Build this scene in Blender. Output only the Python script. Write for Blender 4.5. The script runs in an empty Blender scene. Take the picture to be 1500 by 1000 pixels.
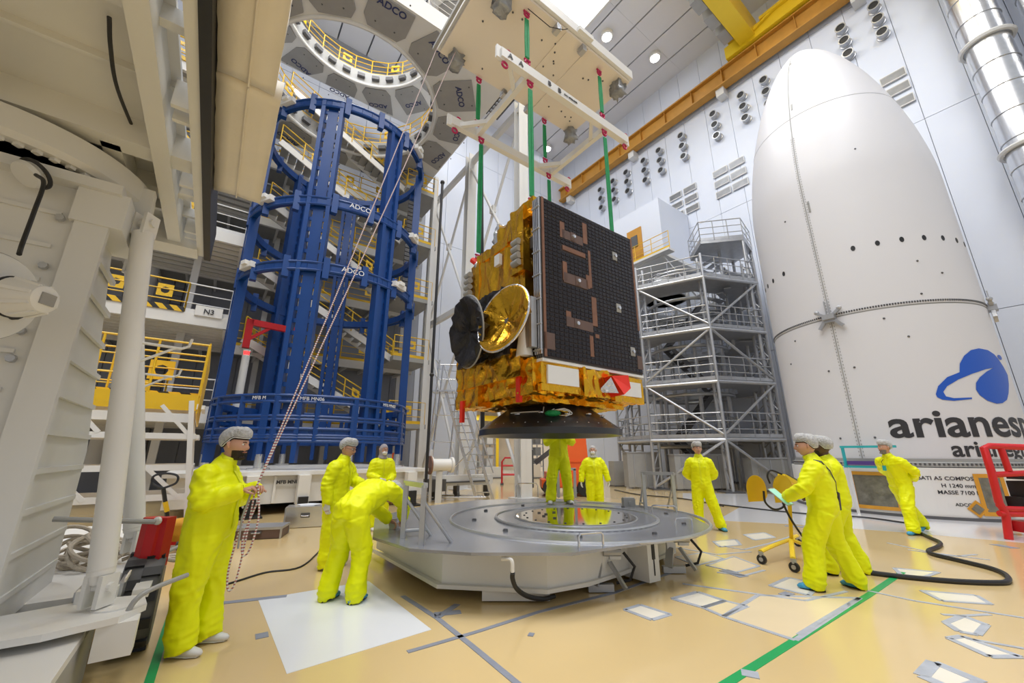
import bpy, bmesh, math, random
from mathutils import Vector, Matrix, noise
from mathutils.bvhtree import BVHTree
from mathutils.geometry import tessellate_polygon
random.seed(7)
S = bpy.context.scene
COL = S.collection
PI = math.pi
# ---------------------------------------------------------------- camera, light, exposure
FPX = 583.0; PITCH = math.atan(164/FPX); EYE = 1.57
CP, SP = math.cos(PITCH), math.sin(PITCH)
cam = bpy.data.cameras.new('camera'); cam.lens = FPX/1500*36; cam.sensor_width = 36
cam.clip_start = .05; cam.clip_end = 300
co = bpy.data.objects.new('camera', cam); COL.objects.link(co)
co.location = (0, 0, EYE); co.rotation_euler = (PI/2+PITCH, 0, 0)
S.camera = co
S.view_settings.view_transform = 'Standard'; S.view_settings.look = 'None'
S.view_settings.gamma = 1; S.view_settings.use_curve_mapping = False
S.view_settings.exposure = -0.08
wd = bpy.data.worlds.new('world'); S.world = wd; wd.use_nodes = True
wd.node_tree.nodes['Background'].inputs[0].default_value = (.90, .94, 1, 1)
wd.node_tree.nodes['Background'].inputs[1].default_value = .58
TH = math.radians(36.3); CT, ST = math.cos(TH), math.sin(TH)
def W(a, b, z=0): return Vector((CT*a-ST*b, ST*a+CT*b, z))
FR = Matrix.Rotation(TH, 4, 'Z')
def area(a, b, z, s, e, col=(1, .97, .93), rot=(0, 0, 0)):
    l = bpy.data.lights.new('ceiling_light', 'AREA'); l.shape = 'SQUARE'; l.size = s; l.energy = e; l.color = col
    o = bpy.data.objects.new('ceiling_light', l); COL.objects.link(o); o.location = W(a, b, z)
    o.rotation_euler = rot
for a_ in (-8, 2, 11):
    for b_ in (-6, 4, 14):
        area(a_, b_, 28.6, 5, 1480, (.97, .98, 1))
area(19, 30, 5.0, 5, 330, (1, .95, .86))
# ---------------------------------------------------------------- helpers
def ray(u, v):
    x = (u-750)/FPX; y = (500-v)/FPX
    return Vector((x, CP-y*SP, SP+y*CP))
E0 = Vector((0, 0, EYE))
def pz(u, v, z=0.0): r = ray(u, v); return E0+r*((z-EYE)/r.z)
def pa(u, v, a): r = ray(u, v); return E0+r*(a/(CT*r.x+ST*r.y))
def pb(u, v, b): r = ray(u, v); return E0+r*(b/(-ST*r.x+CT*r.y))
def py(u, v, y): r = ray(u, v); return E0+r*(y/r.y)

def mat(name, col, rough=.5, metal=0.0, var=.06, vs=3.0, bump=0.0, bs=20.0, emit=0, alpha=1, coat=0, stretch=None, spec=.5):
    m = bpy.data.materials.new(name); m.use_nodes = True
    nt = m.node_tree; b = nt.nodes['Principled BSDF']
    b.inputs['Roughness'].default_value = rough; b.inputs['Metallic'].default_value = metal
    b.inputs['Specular IOR Level'].default_value = spec
    if coat: b.inputs['Coat Weight'].default_value = coat; b.inputs['Coat Roughness'].default_value = .12
    tc = nt.nodes.new('ShaderNodeTexCoord'); src = tc.outputs['Object']
    if stretch:
        mp = nt.nodes.new('ShaderNodeMapping'); mp.inputs['Scale'].default_value = stretch
        nt.links.new(src, mp.inputs[0]); src = mp.outputs[0]
    if var:
        n = nt.nodes.new('ShaderNodeTexNoise'); n.inputs['Scale'].default_value = vs; n.inputs['Detail'].default_value = 5
        nt.links.new(src, n.inputs['Vector'])
        r = nt.nodes.new('ShaderNodeMix'); r.data_type = 'RGBA'
        r.inputs[6].default_value = (*[max(0, c*(1-var*1.6)) for c in col], 1)
        r.inputs[7].default_value = (*[min(1, c*(1+var)) for c in col], 1)
        nt.links.new(n.outputs[0], r.inputs[0]); nt.links.new(r.outputs[2], b.inputs['Base Color'])
    else: b.inputs['Base Color'].default_value = (*col, 1)
    if bump:
        n2 = nt.nodes.new('ShaderNodeTexNoise'); n2.inputs['Scale'].default_value = bs; n2.inputs['Detail'].default_value = 4
        nt.links.new(src, n2.inputs['Vector'])
        bp = nt.nodes.new('ShaderNodeBump'); bp.inputs['Strength'].default_value = bump; bp.inputs['Distance'].default_value = .02
        nt.links.new(n2.outputs[0], bp.inputs['Height']); nt.links.new(bp.outputs[0], b.inputs['Normal'])
    if emit:
        b.inputs['Emission Color'].default_value = (*col, 1); b.inputs['Emission Strength'].default_value = emit
    b.inputs['Alpha'].default_value = alpha
    return m
M = dict(
 floor=mat('floor_epoxy', (.73, .545, .27), .15, 0, .07, .35, .02, 3, coat=.3),
 floorw=mat('floor_white_epoxy', (.74, .74, .76), .14, 0, .04, .4, coat=.3),
 patch=mat('white_floor_sheet', (.80, .82, .86), .18, 0, .03, 1.2, .02, 4),
 patch2=mat('cream_floor_patch', (.81, .67, .44), .22, 0, .05, 2),
 patch3=mat('pale_floor_patch', (.84, .79, .68), .25, 0, .05, 3),
 tape=mat('grey_tape', (.27, .29, .35), .45, 0, .14, 6, .2, 30),
 tapel=mat('worn_grey_tape', (.44, .47, .53), .45, 0, .2, 8, .2, 30),
 green=mat('green_tape', (.01, .36, .10), .4, 0, .08, 5),
 wall=mat('wall_white', (.68, .73, .84), .45, 0, .02, .5),
 wallgap=mat('panel_gap', (.42, .46, .54), .7),
 wallgrey=mat('wall_grey', (.30, .32, .37), .5, 0, .05, .6),
 ceil=mat('ceiling_white', (.74, .75, .79), .5, 0, .03, .5),
 ceilgap=mat('ceiling_gap', (.22, .24, .27), .6),
 white=mat('white_paint', (.78, .77, .74), .42, 0, .05, 1.5, .04, 8),
 whitew=mat('warm_white_paint', (.72, .72, .70), .45, 0, .07, 1.2, .05, 9),
 steelw=mat('white_steel', (.72, .72, .71), .4, 0, .05, 1),
 cream=mat('cream_panel', (.80, .72, .61), .5, 0, .03, 1),
 tarp=mat('beige_tarpaulin', (.80, .74, .64), .7, 0, .06, 3, .35, 5),
 fair=mat('fairing_white', (.68, .68, .71), .45, 0, .015, .6),
 ink=mat('black_ink', (.03, .03, .035), .5, 0, 0),
 navy=mat('navy_ink', (.03, .04, .13), .5, 0, 0),
 lblue=mat('logo_blue', (.01, .09, .52), .4, 0, 0),
 blue=mat('blue_paint', (.003, .05, .23), .38, 0, .1, 2, .03, 10),
 yel=mat('yellow_paint', (.80, .50, .02), .4, 0, .07, 3),
 yelc=mat('crane_yellow', (.88, .62, .02), .4, 0, .05, 1),
 orail=mat('ochre_rail', (.55, .27, .04), .5, 0, .12, 2),
 grey=mat('grey_panel', (.33, .325, .315), .5, 0, .08, 2),
 dgrey=mat('dark_grey', (.10, .10, .105), .5, 0, .1, 3),
 mgrey=mat('mid_grey_paint', (.36, .36, .35), .5, 0, .1, 2),
 galv=mat('galvanised_steel', (.50, .51, .53), .38, .65, .15, 4),
 alu=mat('aluminium', (.72, .73, .75), .25, .9, .08, 4),
 chrome=mat('polished_steel', (.75, .72, .68), .07, 1, .05, 2),
 plate=mat('grey_steel_plate', (.36, .37, .40), .27, .55, .22, 2.2, .06, 6),
 plywood=mat('hard_board', (.45, .40, .33), .5, 0, .1, 3),
 black=mat('black_rubber', (.018, .018, .02), .5, 0, .15, 6),
 carbon=mat('black_carbon', (.022, .022, .024), .33, 0, .15, 5, .03, 10, coat=.2),
 bfoil=mat('black_foil', (.025, .024, .028), .42, .2, .2, 6, .9, 14),
 gold=mat('gold_foil', (.86, .46, .03), .22, .92, .18, 4, 1, 9),
 cell=mat('solar_cell', (.018, .014, .016), .22, .3, .3, 6),
 cellgap=mat('solar_backing', (.05, .035, .03), .4, .4, .1, 4),
 copper=mat('copper_brown', (.24, .115, .07), .45, .2, .2, 8),
 radi=mat('white_radiator', (.78, .79, .80), .25, 0, .03, 3),
 redm=mat('red_paint', (.62, .015, .02), .38, 0, .08, 3),
 red=mat('red_cover', (.85, .03, .012), .45, 0, .08, 5, .1, 12),
 pink=mat('magenta_shackle', (.50, .02, .10), .4, .2, .05, 3),
 sling=mat('green_sling', (.01, .30, .10), .6, 0, .15, 12, .3, 40),
 orange=mat('orange_paint', (.85, .13, .02), .4, 0, .06, 2),
 ccase=mat('brown_case', (.13, .08, .065), .5, 0, .1, 4),
 wrap=mat('grey_plastic_wrap', (.35, .36, .37), .3, .3, .25, 9, .8, 18),
 silver=mat('silver_foil', (.75, .76, .78), .25, .8, .15, 8, .6, 18),
 rope=mat('beige_rope', (.55, .48, .38), .8, 0, .2, 40, .5, 60),
 paper=mat('paper', (.85, .87, .93), .6, 0, .02),
 cover=mat('yellow_coverall', (.87, .93, .0), .5, 0, .03, 3, .05, 6, spec=.3),
 collar=mat('yellow_collar', (.80, .86, .0), .5, 0, .03, 3),
 skin=mat('skin', (.60, .33, .23), .5, 0, .05, 8),
 skind=mat('dark_skin', (.11, .055, .035), .5, 0, .08, 8),
 lips=mat('lips', (.42, .16, .13), .45, 0, 0),
 eye=mat('eye_white', (.8, .8, .8), .2, 0, 0),
 iris=mat('iris', (.02, .015, .01), .2, 0, 0),
 hair=mat('dark_hair', (.03, .018, .012), .7, 0, .3, 40, .6, 80),
 hairg=mat('grey_hair', (.22, .20, .19), .7, 0, .3, 40, .6, 80),
 net=mat('white_hair_net', (.95, .96, .98), .6, 0, .42, 46, 1, 40, alpha=.72),
 hood=mat('grey_hood', (.38, .35, .37), .7, 0, .1, 9, .4, 20),
 mask=mat('white_mask', (.85, .86, .88), .6, 0, .03),
 glove=mat('white_glove', (.80, .82, .86), .6, 0, .05),
 bootie=mat('blue_shoe_cover', (.06, .36, .60), .5, 0, .25, 14, .8, 22),
 shoe=mat('white_shoe', (.72, .72, .72), .5, 0, .08),
 lamp=mat('lamp_glow', (1, .98, .95), .5, 0, 0, emit=14),
 window=mat('skylight_glow', (1, 1, 1), .5, 0, 0, emit=3),
 glow=mat('hall_lamp_glow', (1, .93, .8), .5, 0, 0, emit=4),
 redlamp=mat('red_lamp', (1, .02, .02), .4, 0, 0, emit=5),
 teal=mat('teal_paint', (.03, .42, .45), .4, 0, .05),
 purple=mat('purple_cloth', (.08, .04, .22), .6, 0, .1),
 amber=mat('amber_tape', (.70, .33, .03), .45, 0, .1, 6),
 glass=mat('plastic_window', (.25, .24, .20), .15, .4, .5, 5, .9, 7),
 screen=mat('tablet_screen', (.35, .75, .60), .2, 0, 0, emit=.25),
)
def rwmat():                                   # twisted red and white rope
    m = mat('striped_rope', (.8, .78, .76), .8, 0, 0); nt = m.node_tree
    tc = nt.nodes.new('ShaderNodeTexCoord'); w = nt.nodes.new('ShaderNodeTexWave'); w.bands_direction = 'Z'
    w.inputs['Scale'].default_value = 12; w.inputs['Distortion'].default_value = 0
    cr = nt.nodes.new('ShaderNodeValToRGB'); cr.color_ramp.interpolation = 'CONSTANT'
    cr.color_ramp.elements[0].color = (.38, .10, .10, 1); cr.color_ramp.elements[1].color = (.74, .72, .70, 1); cr.color_ramp.elements[1].position = .35
    nt.links.new(tc.outputs['Object'], w.inputs[0]); nt.links.new(w.outputs[0], cr.inputs[0])
    nt.links.new(cr.outputs[0], nt.nodes['Principled BSDF'].inputs['Base Color']); return m
M['rw'] = rwmat()
def hazmat():
    m = mat('hazard_stripe', (.8, .5, .02), .5, 0, 0); nt = m.node_tree
    tc = nt.nodes.new('ShaderNodeTexCoord'); w = nt.nodes.new('ShaderNodeTexWave'); w.bands_direction = 'DIAGONAL'
    w.inputs['Scale'].default_value = 1.6; w.inputs['Distortion'].default_value = 0
    cr = nt.nodes.new('ShaderNodeValToRGB'); cr.color_ramp.interpolation = 'CONSTANT'
    cr.color_ramp.elements[0].color = (.02, .02, .02, 1); cr.color_ramp.elements[1].color = (.8, .5, .02, 1); cr.color_ramp.elements[1].position = .45
    nt.links.new(tc.outputs['Object'], w.inputs[0]); nt.links.new(w.outputs[0], cr.inputs[0])
    nt.links.new(cr.outputs[0], nt.nodes['Principled BSDF'].inputs['Base Color']); return m
M['haz'] = hazmat()

def catmull(pts, n=6):
    P = [Vector(p) for p in pts]
    if len(P) < 3: return P
    P = [P[0]*2-P[1]]+P+[P[-1]*2-P[-2]]; out = []
    for i in range(1, len(P)-2):
        a, b, c, d = P[i-1:i+3]
        for k in range(n):
            t = k/n
            out.append(.5*((2*b)+(c-a)*t+(2*a-5*b+4*c-d)*t*t+(3*b-a-3*c+d)*t**3))
    out.append(P[-2]); return out

MWD = {}
def MW(o): return MWD.get(o.name, Matrix.Identity(4)) if o else Matrix.Identity(4)
class G:
    def __init__(s, f=None): s.v = []; s.f = []; s.M = f
    def add(s, vs, fs):
        n = len(s.v)
        s.v += [s.M @ Vector(v) for v in vs] if s.M else [Vector(v) for v in vs]
        s.f += [tuple(i+n for i in f) for f in fs]; return s
    def box(s, c, d, R=None):
        x, y, z = d[0]/2, d[1]/2, d[2]/2; c = Vector(c)
        vs = [Vector((i*x, j*y, k*z)) for k in (-1, 1) for j in (-1, 1) for i in (-1, 1)]
        if R: vs = [R @ v for v in vs]
        return s.add([v+c for v in vs], [(0, 2, 3, 1), (4, 5, 7, 6), (0, 1, 5, 4), (2, 6, 7, 3), (0, 4, 6, 2), (1, 3, 7, 5)])
    def bb(s, x0, x1, y0, y1, z0, z1): return s.box(((x0+x1)/2, (y0+y1)/2, (z0+z1)/2), (abs(x1-x0), abs(y1-y0), abs(z1-z0)))
    def beam(s, p, q, w, h=None, up=(0, 0, 1)):
        p, q = Vector(p), Vector(q); h = h or w; d = (q-p); L = d.length; d.normalize(); up = Vector(up)
        x = d.cross(up)
        if x.length < 1e-3: x = d.cross(Vector((1, 0, 0)))
        x.normalize(); y = x.cross(d)
        R = Matrix((x, d, y)).transposed()
        return s.box((p+q)/2, (w, L, h), R)
    def loft(s, rings, cap=True):
        n = len(rings[0]); vs = [p for r in rings for p in r]; fs = []
        for i in range(len(rings)-1):
            for j in range(n):
                k = (j+1) % n
                fs.append((i*n+j, i*n+k, (i+1)*n+k, (i+1)*n+j))
        if cap: fs += [tuple(range(n))[::-1], tuple(range((len(rings)-1)*n, len(rings)*n))]
        return s.add(vs, fs)
    def path(s, pts, r, n=8, cap=True, xa=None, ell=None):
        P = [Vector(p) for p in pts]; rings = []
        ref = Vector(xa) if xa else None
        for i, p in enumerate(P):
            t = (P[min(i+1, len(P)-1)]-P[max(i-1, 0)])
            if t.length < 1e-9: t = Vector((0, 0, 1))
            t.normalize()
            if ref is None:
                ref = t.cross(Vector((0, 0, 1)))
                if ref.length < .05: ref = Vector((1, 0, 0))
            x = (ref-t*ref.dot(t))
            if x.length < 1e-6: x = t.orthogonal()
            x.normalize()
            if xa is None: ref = x
            y = t.cross(x); rr = r[i] if isinstance(r, (list, tuple)) else r
            ra, rb = (rr if isinstance(rr, (list, tuple)) else (rr, rr))
            rings.append([p+x*ra*math.cos(2*PI*k/n)+y*rb*math.sin(2*PI*k/n) for k in range(n)])
        return s.loft(rings, cap)
    def tube(s, p, q, r, r2=None, n=10): return s.path([p, q], [r, r if r2 is None else r2], n)
    def lathe(s, prof, c=(0, 0, 0), n=32, ax=None, cap=True, a0=0, a1=2*PI):
        c = Vector(c); R = Vector((0, 0, 1)).rotation_difference(Vector(ax)).to_matrix() if ax else Matrix.Identity(3)
        full = abs(a1-a0-2*PI) < 1e-6; m = n if full else n+1
        rings = [[c+R @ Vector((r*math.cos(a0+(a1-a0)*k/n), r*math.sin(a0+(a1-a0)*k/n), z)) for k in range(m)] for r, z in prof]
        if full: return s.loft(rings, cap)
        vs = [p for r in rings for p in r]
        return s.add(vs, [(i*m+j, i*m+j+1, (i+1)*m+j+1, (i+1)*m+j) for i in range(len(rings)-1) for j in range(n)])
    def prism(s, poly, z0, z1):
        n = len(poly); vs = [(x, y, z0) for x, y in poly]+[(x, y, z1) for x, y in poly]
        return s.add(vs, [tuple(range(n))[::-1], tuple(range(n, 2*n))]+[(i, (i+1) % n, (i+1) % n+n, i+n) for i in range(n)])
    def slab(s, pts, th, nrm=None):
        P = [Vector(p) for p in pts]; nn = Vector(nrm) if nrm else (P[1]-P[0]).cross(P[2]-P[0]).normalized()
        n = len(P); return s.add(P+[p+nn*th for p in P], [tuple(range(n))[::-1], tuple(range(n, 2*n))]+[(i, (i+1) % n, (i+1) % n+n, i+n) for i in range(n)])
    def sph(s, c, r, n=12, m=8):
        c = Vector(c); r = r if isinstance(r, (tuple, list)) else (r, r, r)
        return s.loft([[c+Vector((r[0]*math.sin(PI*(i+.02)/(m+.04))*math.cos(2*PI*k/n), r[1]*math.sin(PI*(i+.02)/(m+.04))*math.sin(2*PI*k/n), -r[2]*math.cos(PI*(i+.02)/(m+.04)))) for k in range(n)] for i in range(m+1)])
    def torus(s, c, R, r, ax=None, n=40, m=8, a0=0, a1=2*PI):
        c = Vector(c); Q = Vector((0, 0, 1)).rotation_difference(Vector(ax)).to_matrix() if ax else Matrix.Identity(3)
        pts = [c+Q @ Vector((R*math.cos(a0+(a1-a0)*k/n), R*math.sin(a0+(a1-a0)*k/n), 0)) for k in range(n+1)]
        return s.path(pts, r, m)
    def o(s, name, m, parent=None, smooth=False, label=None, kind=None):
        me = bpy.data.meshes.new(name)
        inv = MW(parent).inverted() if parent else None
        me.from_pydata([tuple(inv @ v) if inv else tuple(v) for v in s.v], [], s.f)
        me.materials.append(M[m] if isinstance(m, str) else m)
        bm = bmesh.new(); bm.from_mesh(me); bmesh.ops.recalc_face_normals(bm, faces=bm.faces); bm.to_mesh(me); bm.free()
        if smooth:
            me.polygons.foreach_set('use_smooth', [True]*len(me.polygons))
            if smooth != 2: me.set_sharp_from_angle(angle=math.radians(40))
        ob = bpy.data.objects.new(name, me); COL.objects.link(ob)
        if parent: ob.parent = parent; MWD[ob.name] = MW(parent).copy()
        if label: ob['label'] = label
        if kind: ob['kind'] = kind
        return ob
def thing(name, label, cat, loc=(0, 0, 0), rotz=0, group=None):
    o = bpy.data.objects.new(name, None); COL.objects.link(o); o.empty_display_size = .1
    o.location = loc; o.rotation_euler = (0, 0, rotz); o['label'] = label; o['category'] = cat
    if group: o['group'] = group
    MWD[o.name] = Matrix.Translation(Vector(loc)) @ Matrix.Rotation(rotz, 4, 'Z'); return o
def tag(o, label, cat, group=None, kind=None):
    o['label'] = label; o['category'] = cat
    if group: o['group'] = group
    if kind: o['kind'] = kind
    return o
def struct(o): o['kind'] = 'structure'; return o
def inst(src, name, parent, loc, rotz=0):       # loc in the parent's own space, shares mesh data
    c = bpy.data.objects.new(name, src.data); COL.objects.link(c); c.parent = parent; c.location = loc; c.rotation_euler = (0, 0, rotz)
    MWD[c.name] = MW(parent) @ Matrix.Translation(Vector(loc)) @ Matrix.Rotation(rotz, 4, 'Z'); return c
def proto(g, name, m, smooth=False):            # mesh at its own origin, placed by inst()
    ob = g.o(name, m, None, smooth); me = ob.data; bpy.data.objects.remove(ob)
    class P: pass
    p = P(); p.data = me; return p
def text(name, s, size, m, mtx, parent, ext=.004, bold=0, align='LEFT', post=None, cuts=None, spacing=1):
    c = bpy.data.curves.new('t', 'FONT'); c.body = s; c.size = size; c.offset = bold; c.align_x = align; c.space_character = spacing
    c.extrude = 0 if post else ext; c.resolution_u = 4
    t = bpy.data.objects.new('t', c); COL.objects.link(t)
    me = bpy.data.meshes.new_from_object(t.evaluated_get(bpy.context.evaluated_depsgraph_get()))
    bpy.data.objects.remove(t)
    bm = bmesh.new(); bm.from_mesh(me)
    if cuts:
        xs = [v.co.x for v in bm.verts]; x = min(xs)
        while x < max(xs):
            x += cuts; bmesh.ops.bisect_plane(bm, geom=bm.verts[:]+bm.edges[:]+bm.faces[:], plane_co=(x, 0, 0), plane_no=(1, 0, 0))
    inv = MW(parent).inverted() if parent else Matrix.Identity(4)
    for v in bm.verts: v.co = inv @ (post(v.co) if post else mtx @ v.co)
    bm.to_mesh(me); bm.free(); me.materials.clear(); me.materials.append(M[m])
    o = bpy.data.objects.new(name, me); COL.objects.link(o)
    if parent: o.parent = parent; MWD[o.name] = MW(parent).copy()
    return o
def frame(o, x, up):                              # matrix with text x axis and y axis in world
    x = Vector(x).normalized(); up = Vector(up).normalized(); z = x.cross(up)
    m = Matrix((x, up, z)).transposed().to_4x4(); m.translation = Vector(o); return m
_pm = {}
def railing(parent, pts, h, m, posts=None, F=None, r=.022, mid=2, toe=True, name='guardrail', step=1.3, plates=0):
    P = [(F @ Vector(p)) if F else Vector(p) for p in pts]; g = G()
    for k in range(mid+1):
        z = h*(k+1)/(mid+1)
        g.path([p+Vector((0, 0, z)) for p in P], r if k == mid else r*.75, 6)
    if toe:
        for p, q in zip(P, P[1:]): g.beam(p+Vector((0, 0, .08)), q+Vector((0, 0, .08)), .012, .15)
    o = g.o(name, m, parent)
    key = (h, m, r)
    if key not in _pm: _pm[key] = proto(G().tube((0, 0, 0), (0, 0, h), r, n=6), 'post', m)
    inv = MW(parent).inverted()
    for i, (p, q) in enumerate(zip(P, P[1:])):
        n = max(1, round((q-p).length/step))
        for k in range(n+(1 if i == len(P)-2 else 0)): inst(_pm[key], 'post', o, inv @ (p+(q-p)*k/n))
        if plates and n:
            for k in range(plates):
                c = p+(q-p)*(k+.5)/plates+Vector((0, 0, h*.62)); d = (q-p).normalized(); s = h*.2; up = Vector((0, 0, 1))
                g2 = G(); nrm = d.cross(up); ring = []
                out = [c+d*s*x+up*s*y for x, y in ((-1, -1), (0, -1), (1, -1), (1, 0), (1, 1), (0, 1), (-1, 1), (-1, 0))]
                inn = [c+d*s*.55*math.cos(a)+up*s*.55*math.sin(a) for a in [PI*(1.25+.25*i) for i in range(8)]]
                g2.add(out+inn, [(i, (i+1) % 8, (i+1) % 8+8, i+8) for i in range(8)]); g2.o('hatch_plate', m, o)
    return o
def crumple(me, amp, sc, seed=0, stretch=(1, 1, 1), sharp=True):
    me.update(); nr = [v.normal.copy() for v in me.vertices]
    for v, n in zip(me.vertices, nr):
        p = Vector((v.co.x*stretch[0], v.co.y*stretch[1], v.co.z*stretch[2]))*sc+Vector((seed, seed*.7, seed*1.3))
        d = noise.noise(p)
        if sharp: d = 1-2*abs(d)*1.3+.4*noise.noise(p*2.3)-.6
        v.co += n*amp*d
    me.update()
def subbox(g, x0, x1, y0, y1, z0, z1, st):
    bm = bmesh.new(); bmesh.ops.create_cube(bm, size=1)
    for v in bm.verts: v.co = Vector(((x0+x1)/2+v.co.x*(x1-x0), (y0+y1)/2+v.co.y*(y1-y0), (z0+z1)/2+v.co.z*(z1-z0)))
    for ax, (lo, hi) in enumerate(((x0, x1), (y0, y1), (z0, z1))):
        n = max(1, int((hi-lo)/st))
        for k in range(1, n):
            no = [0, 0, 0]; no[ax] = 1; c = [0, 0, 0]; c[ax] = lo+(hi-lo)*k/n
            bmesh.ops.bisect_plane(bm, geom=bm.verts[:]+bm.edges[:]+bm.faces[:], plane_co=c, plane_no=no)
    bm.verts.ensure_lookup_table(); bm.verts.index_update()
    g.add([v.co.copy() for v in bm.verts], [tuple(v.index for v in f.verts) for f in bm.faces]); bm.free(); return g
# ---------------------------------------------------------------- setting
fl = struct(G(FR).bb(-22, 24.4, -14, 24, -.3, 0).o('floor', 'floor'))
sf = struct(G(FR).bb(12, 24.6, 24, 38, -.3, 0).o('floor_annex', 'floorw'))
# right wall: backing and panels 3.1 m wide in three courses
wr = struct(G(FR).bb(24.05, 24.4, -14, 24.4, 0, 29.4).o('wall_right', 'wallgap'))
pp = {}
def panel(parent, x, y, z, sx, sy, sz, m):
    k = (round(sx, 2), round(sy, 2), round(sz, 2), m)
    if k not in pp: pp[k] = proto(G().box((0, 0, 0), (sx, sy, sz)), 'wall_panel', m)
    o = inst(pp[k], 'wall_panel', parent, W(x, y, z), TH); return o
zc = ((0, 7.0), (7.0, 16.3), (16.3, 24.6), (24.6, 29.4))
for k in range(25):
    b = 23.2-1.55*k
    for z0, z1 in zc: panel(wr, 24.0, b, (z0+z1)/2, .1, 1.53, z1-z0-.025, 'wall')
wb = struct(G(FR).bb(-22, 14.2, 24.05, 24.4, 0, 29.4).bb(14.2, 24.4, 24.05, 24.4, 5.2, 29.4).o('wall_back', 'wallgap'))
for k in range(29):
    a = 23.2-1.57*k; m = 'wall' if a > 9.4 else 'wallgrey'
    for z0, z1 in zc:
        if a > 14.4 and z0 == 0: z0 = 5.2
        panel(wb, a, 24.0, (z0+z1)/2, 1.545, .1, z1-z0-.025, m)
struct(G(FR).bb(-22.3, -22, -14, 24.4, 0, 29.4).o('wall_left', 'wallgrey'))
ce = struct(G(FR).bb(-22, 24.4, -14, 24.4, 29.3, 29.6).o('ceiling', 'ceilgap'))
cpn = proto(G().box((0, 0, 0), (1.88, 12.77, .14)), 'ceiling_panel', 'ceil')
for k in range(23):
    for j in range(3): inst(cpn, 'ceiling_panel', ce, W(23.4-1.98*k, 17.6-12.78*j, 29.2), TH)
# annex hall seen through the wall opening
an = struct(G(FR).bb(12, 24.6, 37.8, 38, 0, 7).bb(11.8, 12, 24.4, 38, 0, 7).bb(24.6, 24.8, 24.4, 38, 0, 7).bb(12, 24.6, 24.4, 38, 6.6, 6.8).o('wall_annex', 'cream'))
g = G(FR)
for k in range(6): g.bb(13+k*2, 13.25+k*2, 24.4, 37.8, 6.25, 6.6)
for k in range(4): g.bb(12, 24.6, 26+k*3.2, 26.2+k*3.2, 6.3, 6.6)
g.o('ceiling_beam', 'cream', an)
for k in range(5):
    for j in range(3): G(FR).bb(13.8+k*2.1, 14.9+k*2.1, 26+3.6*j, 26.3+3.6*j, 6.2, 6.26).o('tube_lamp', 'glow', an)
# air nozzles and grilles on the right wall
nz = proto(G().lathe([(.27, 0), (.27, .05), (.22, .07), (.22, .34), (.25, .36), (.25, .40), (.20, .40), (.20, .2), (0, .2)], (0, 0, 0), 18, ax=(-1, 0, 0), cap=False), 'air_nozzle', 'galv', True)
nzi = proto(G().lathe([(.198, 0), (0, 0)], (-.36, 0, 0), 16, ax=(-1, 0, 0), cap=False), 'nozzle_throat', 'black')
for b in (19.3, 17.9, 16.55, 14.9, 13.55, 11.75, 9.4, 7.6, 6.27, 2.46, 1.1, -1.3, -2.7):
    for z in (21.72, 22.6, 23.47):
        n = inst(nz, 'air_nozzle', wr, W(23.94, b, z), TH); inst(nzi, 'nozzle_throat', n, (0, 0, 0))
gb = proto(G().bb(-.04, .04, -.44, .44, -.19, .19), 'grille', 'mgrey')
gs = G()
for k in range(7): gs.box((-.06, 0, -.15+.05*k), (.05, .84, .014))
gfs = G().bb(-.09, 0, -.46, .46, .19, .23).bb(-.09, 0, -.46, .46, -.23, -.19).bb(-.09, 0, -.46, -.43, -.2, .2).bb(-.09, 0, .43, .46, -.2, .2)
gs = proto(gs, 'grille_slats', 'galv'); gfs = proto(gfs, 'grille_frame', 'steelw')
for b in (16.1, 14.95, 12.84, 11.76, 9.66, 8.62, 2.5, 1.25):
    for z in (17.62, 18.4, 19.17):
        if b == 2.5: continue
        n = inst(gb, 'air_grille', wr, W(23.92, b, z), TH); inst(gs, 'grille_slats', n, (0, 0, 0)); inst(gfs, 'grille_frame', n, (0, 0, 0))
for k in range(4): G(FR).bb(23.3, 23.95, 22.6-7.1*k, 23.1-7.1*k, 24.2, 24.75).o('rail_bracket', 'steelw', wr)
# crane rail and bridge crane
t = thing('crane_rail', 'long ochre steel crane rail running high along the right wall', 'crane rail', W(23.4, 5, 24.8), TH)
G(FR).bb(23.1, 23.7, -14, 23.9, 25.9, 26.0).o('top_flange', 'orail', t)
G(FR).bb(23.1, 23.7, -14, 23.9, 24.75, 24.85).o('bottom_flange', 'orail', t)
G(FR).bb(23.36, 23.46, -14, 23.9, 24.85, 25.9).o('web', 'orail', t)
for k in range(18): G(FR).bb(23.12, 23.68, 23-2.1*k, 23.03-2.1*k, 24.85, 25.9).o('stiffener', 'orail', t)
t = thing('bridge_crane', 'bright yellow overhead bridge crane on the ochre rail', 'crane', W(20, 5, 26), TH)
G(FR).bb(2, 23.6, 6.0, 6.9, 26.3, 28.0).o('girder', 'yelc', t)
G(FR).bb(2, 23.6, 2.2, 3.1, 26.3, 28.0).o('girder', 'yelc', t)
G(FR).bb(22.9, 23.9, 1.3, 7.8, 26.1, 27.0).o('end_carriage', 'yelc', t)
G(FR).bb(22.7, 22.9, 3.6, 5.6, 26.9, 27.1).beam((22.8, 3.1, 27.5), (22.8, 6, 26.6), .12).o('cable_tray', 'yelc', t)
g = G(FR)
for k in range(10): g.bb(21.2-k*1.5, 22.2-k*1.5, 6.95, 7.5, 26.4, 27.3)
g.o('electric_cabinet', 'mgrey', t)
G(FR).bb(4, 23.3, 6.9, 7.6, 27.35, 27.42).o('walkway', 'yelc', t)
railing(t, [(10, 7.6, 27.42), (22.8, 7.6, 27.42)], 1.1, 'yelc', F=FR)
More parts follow.
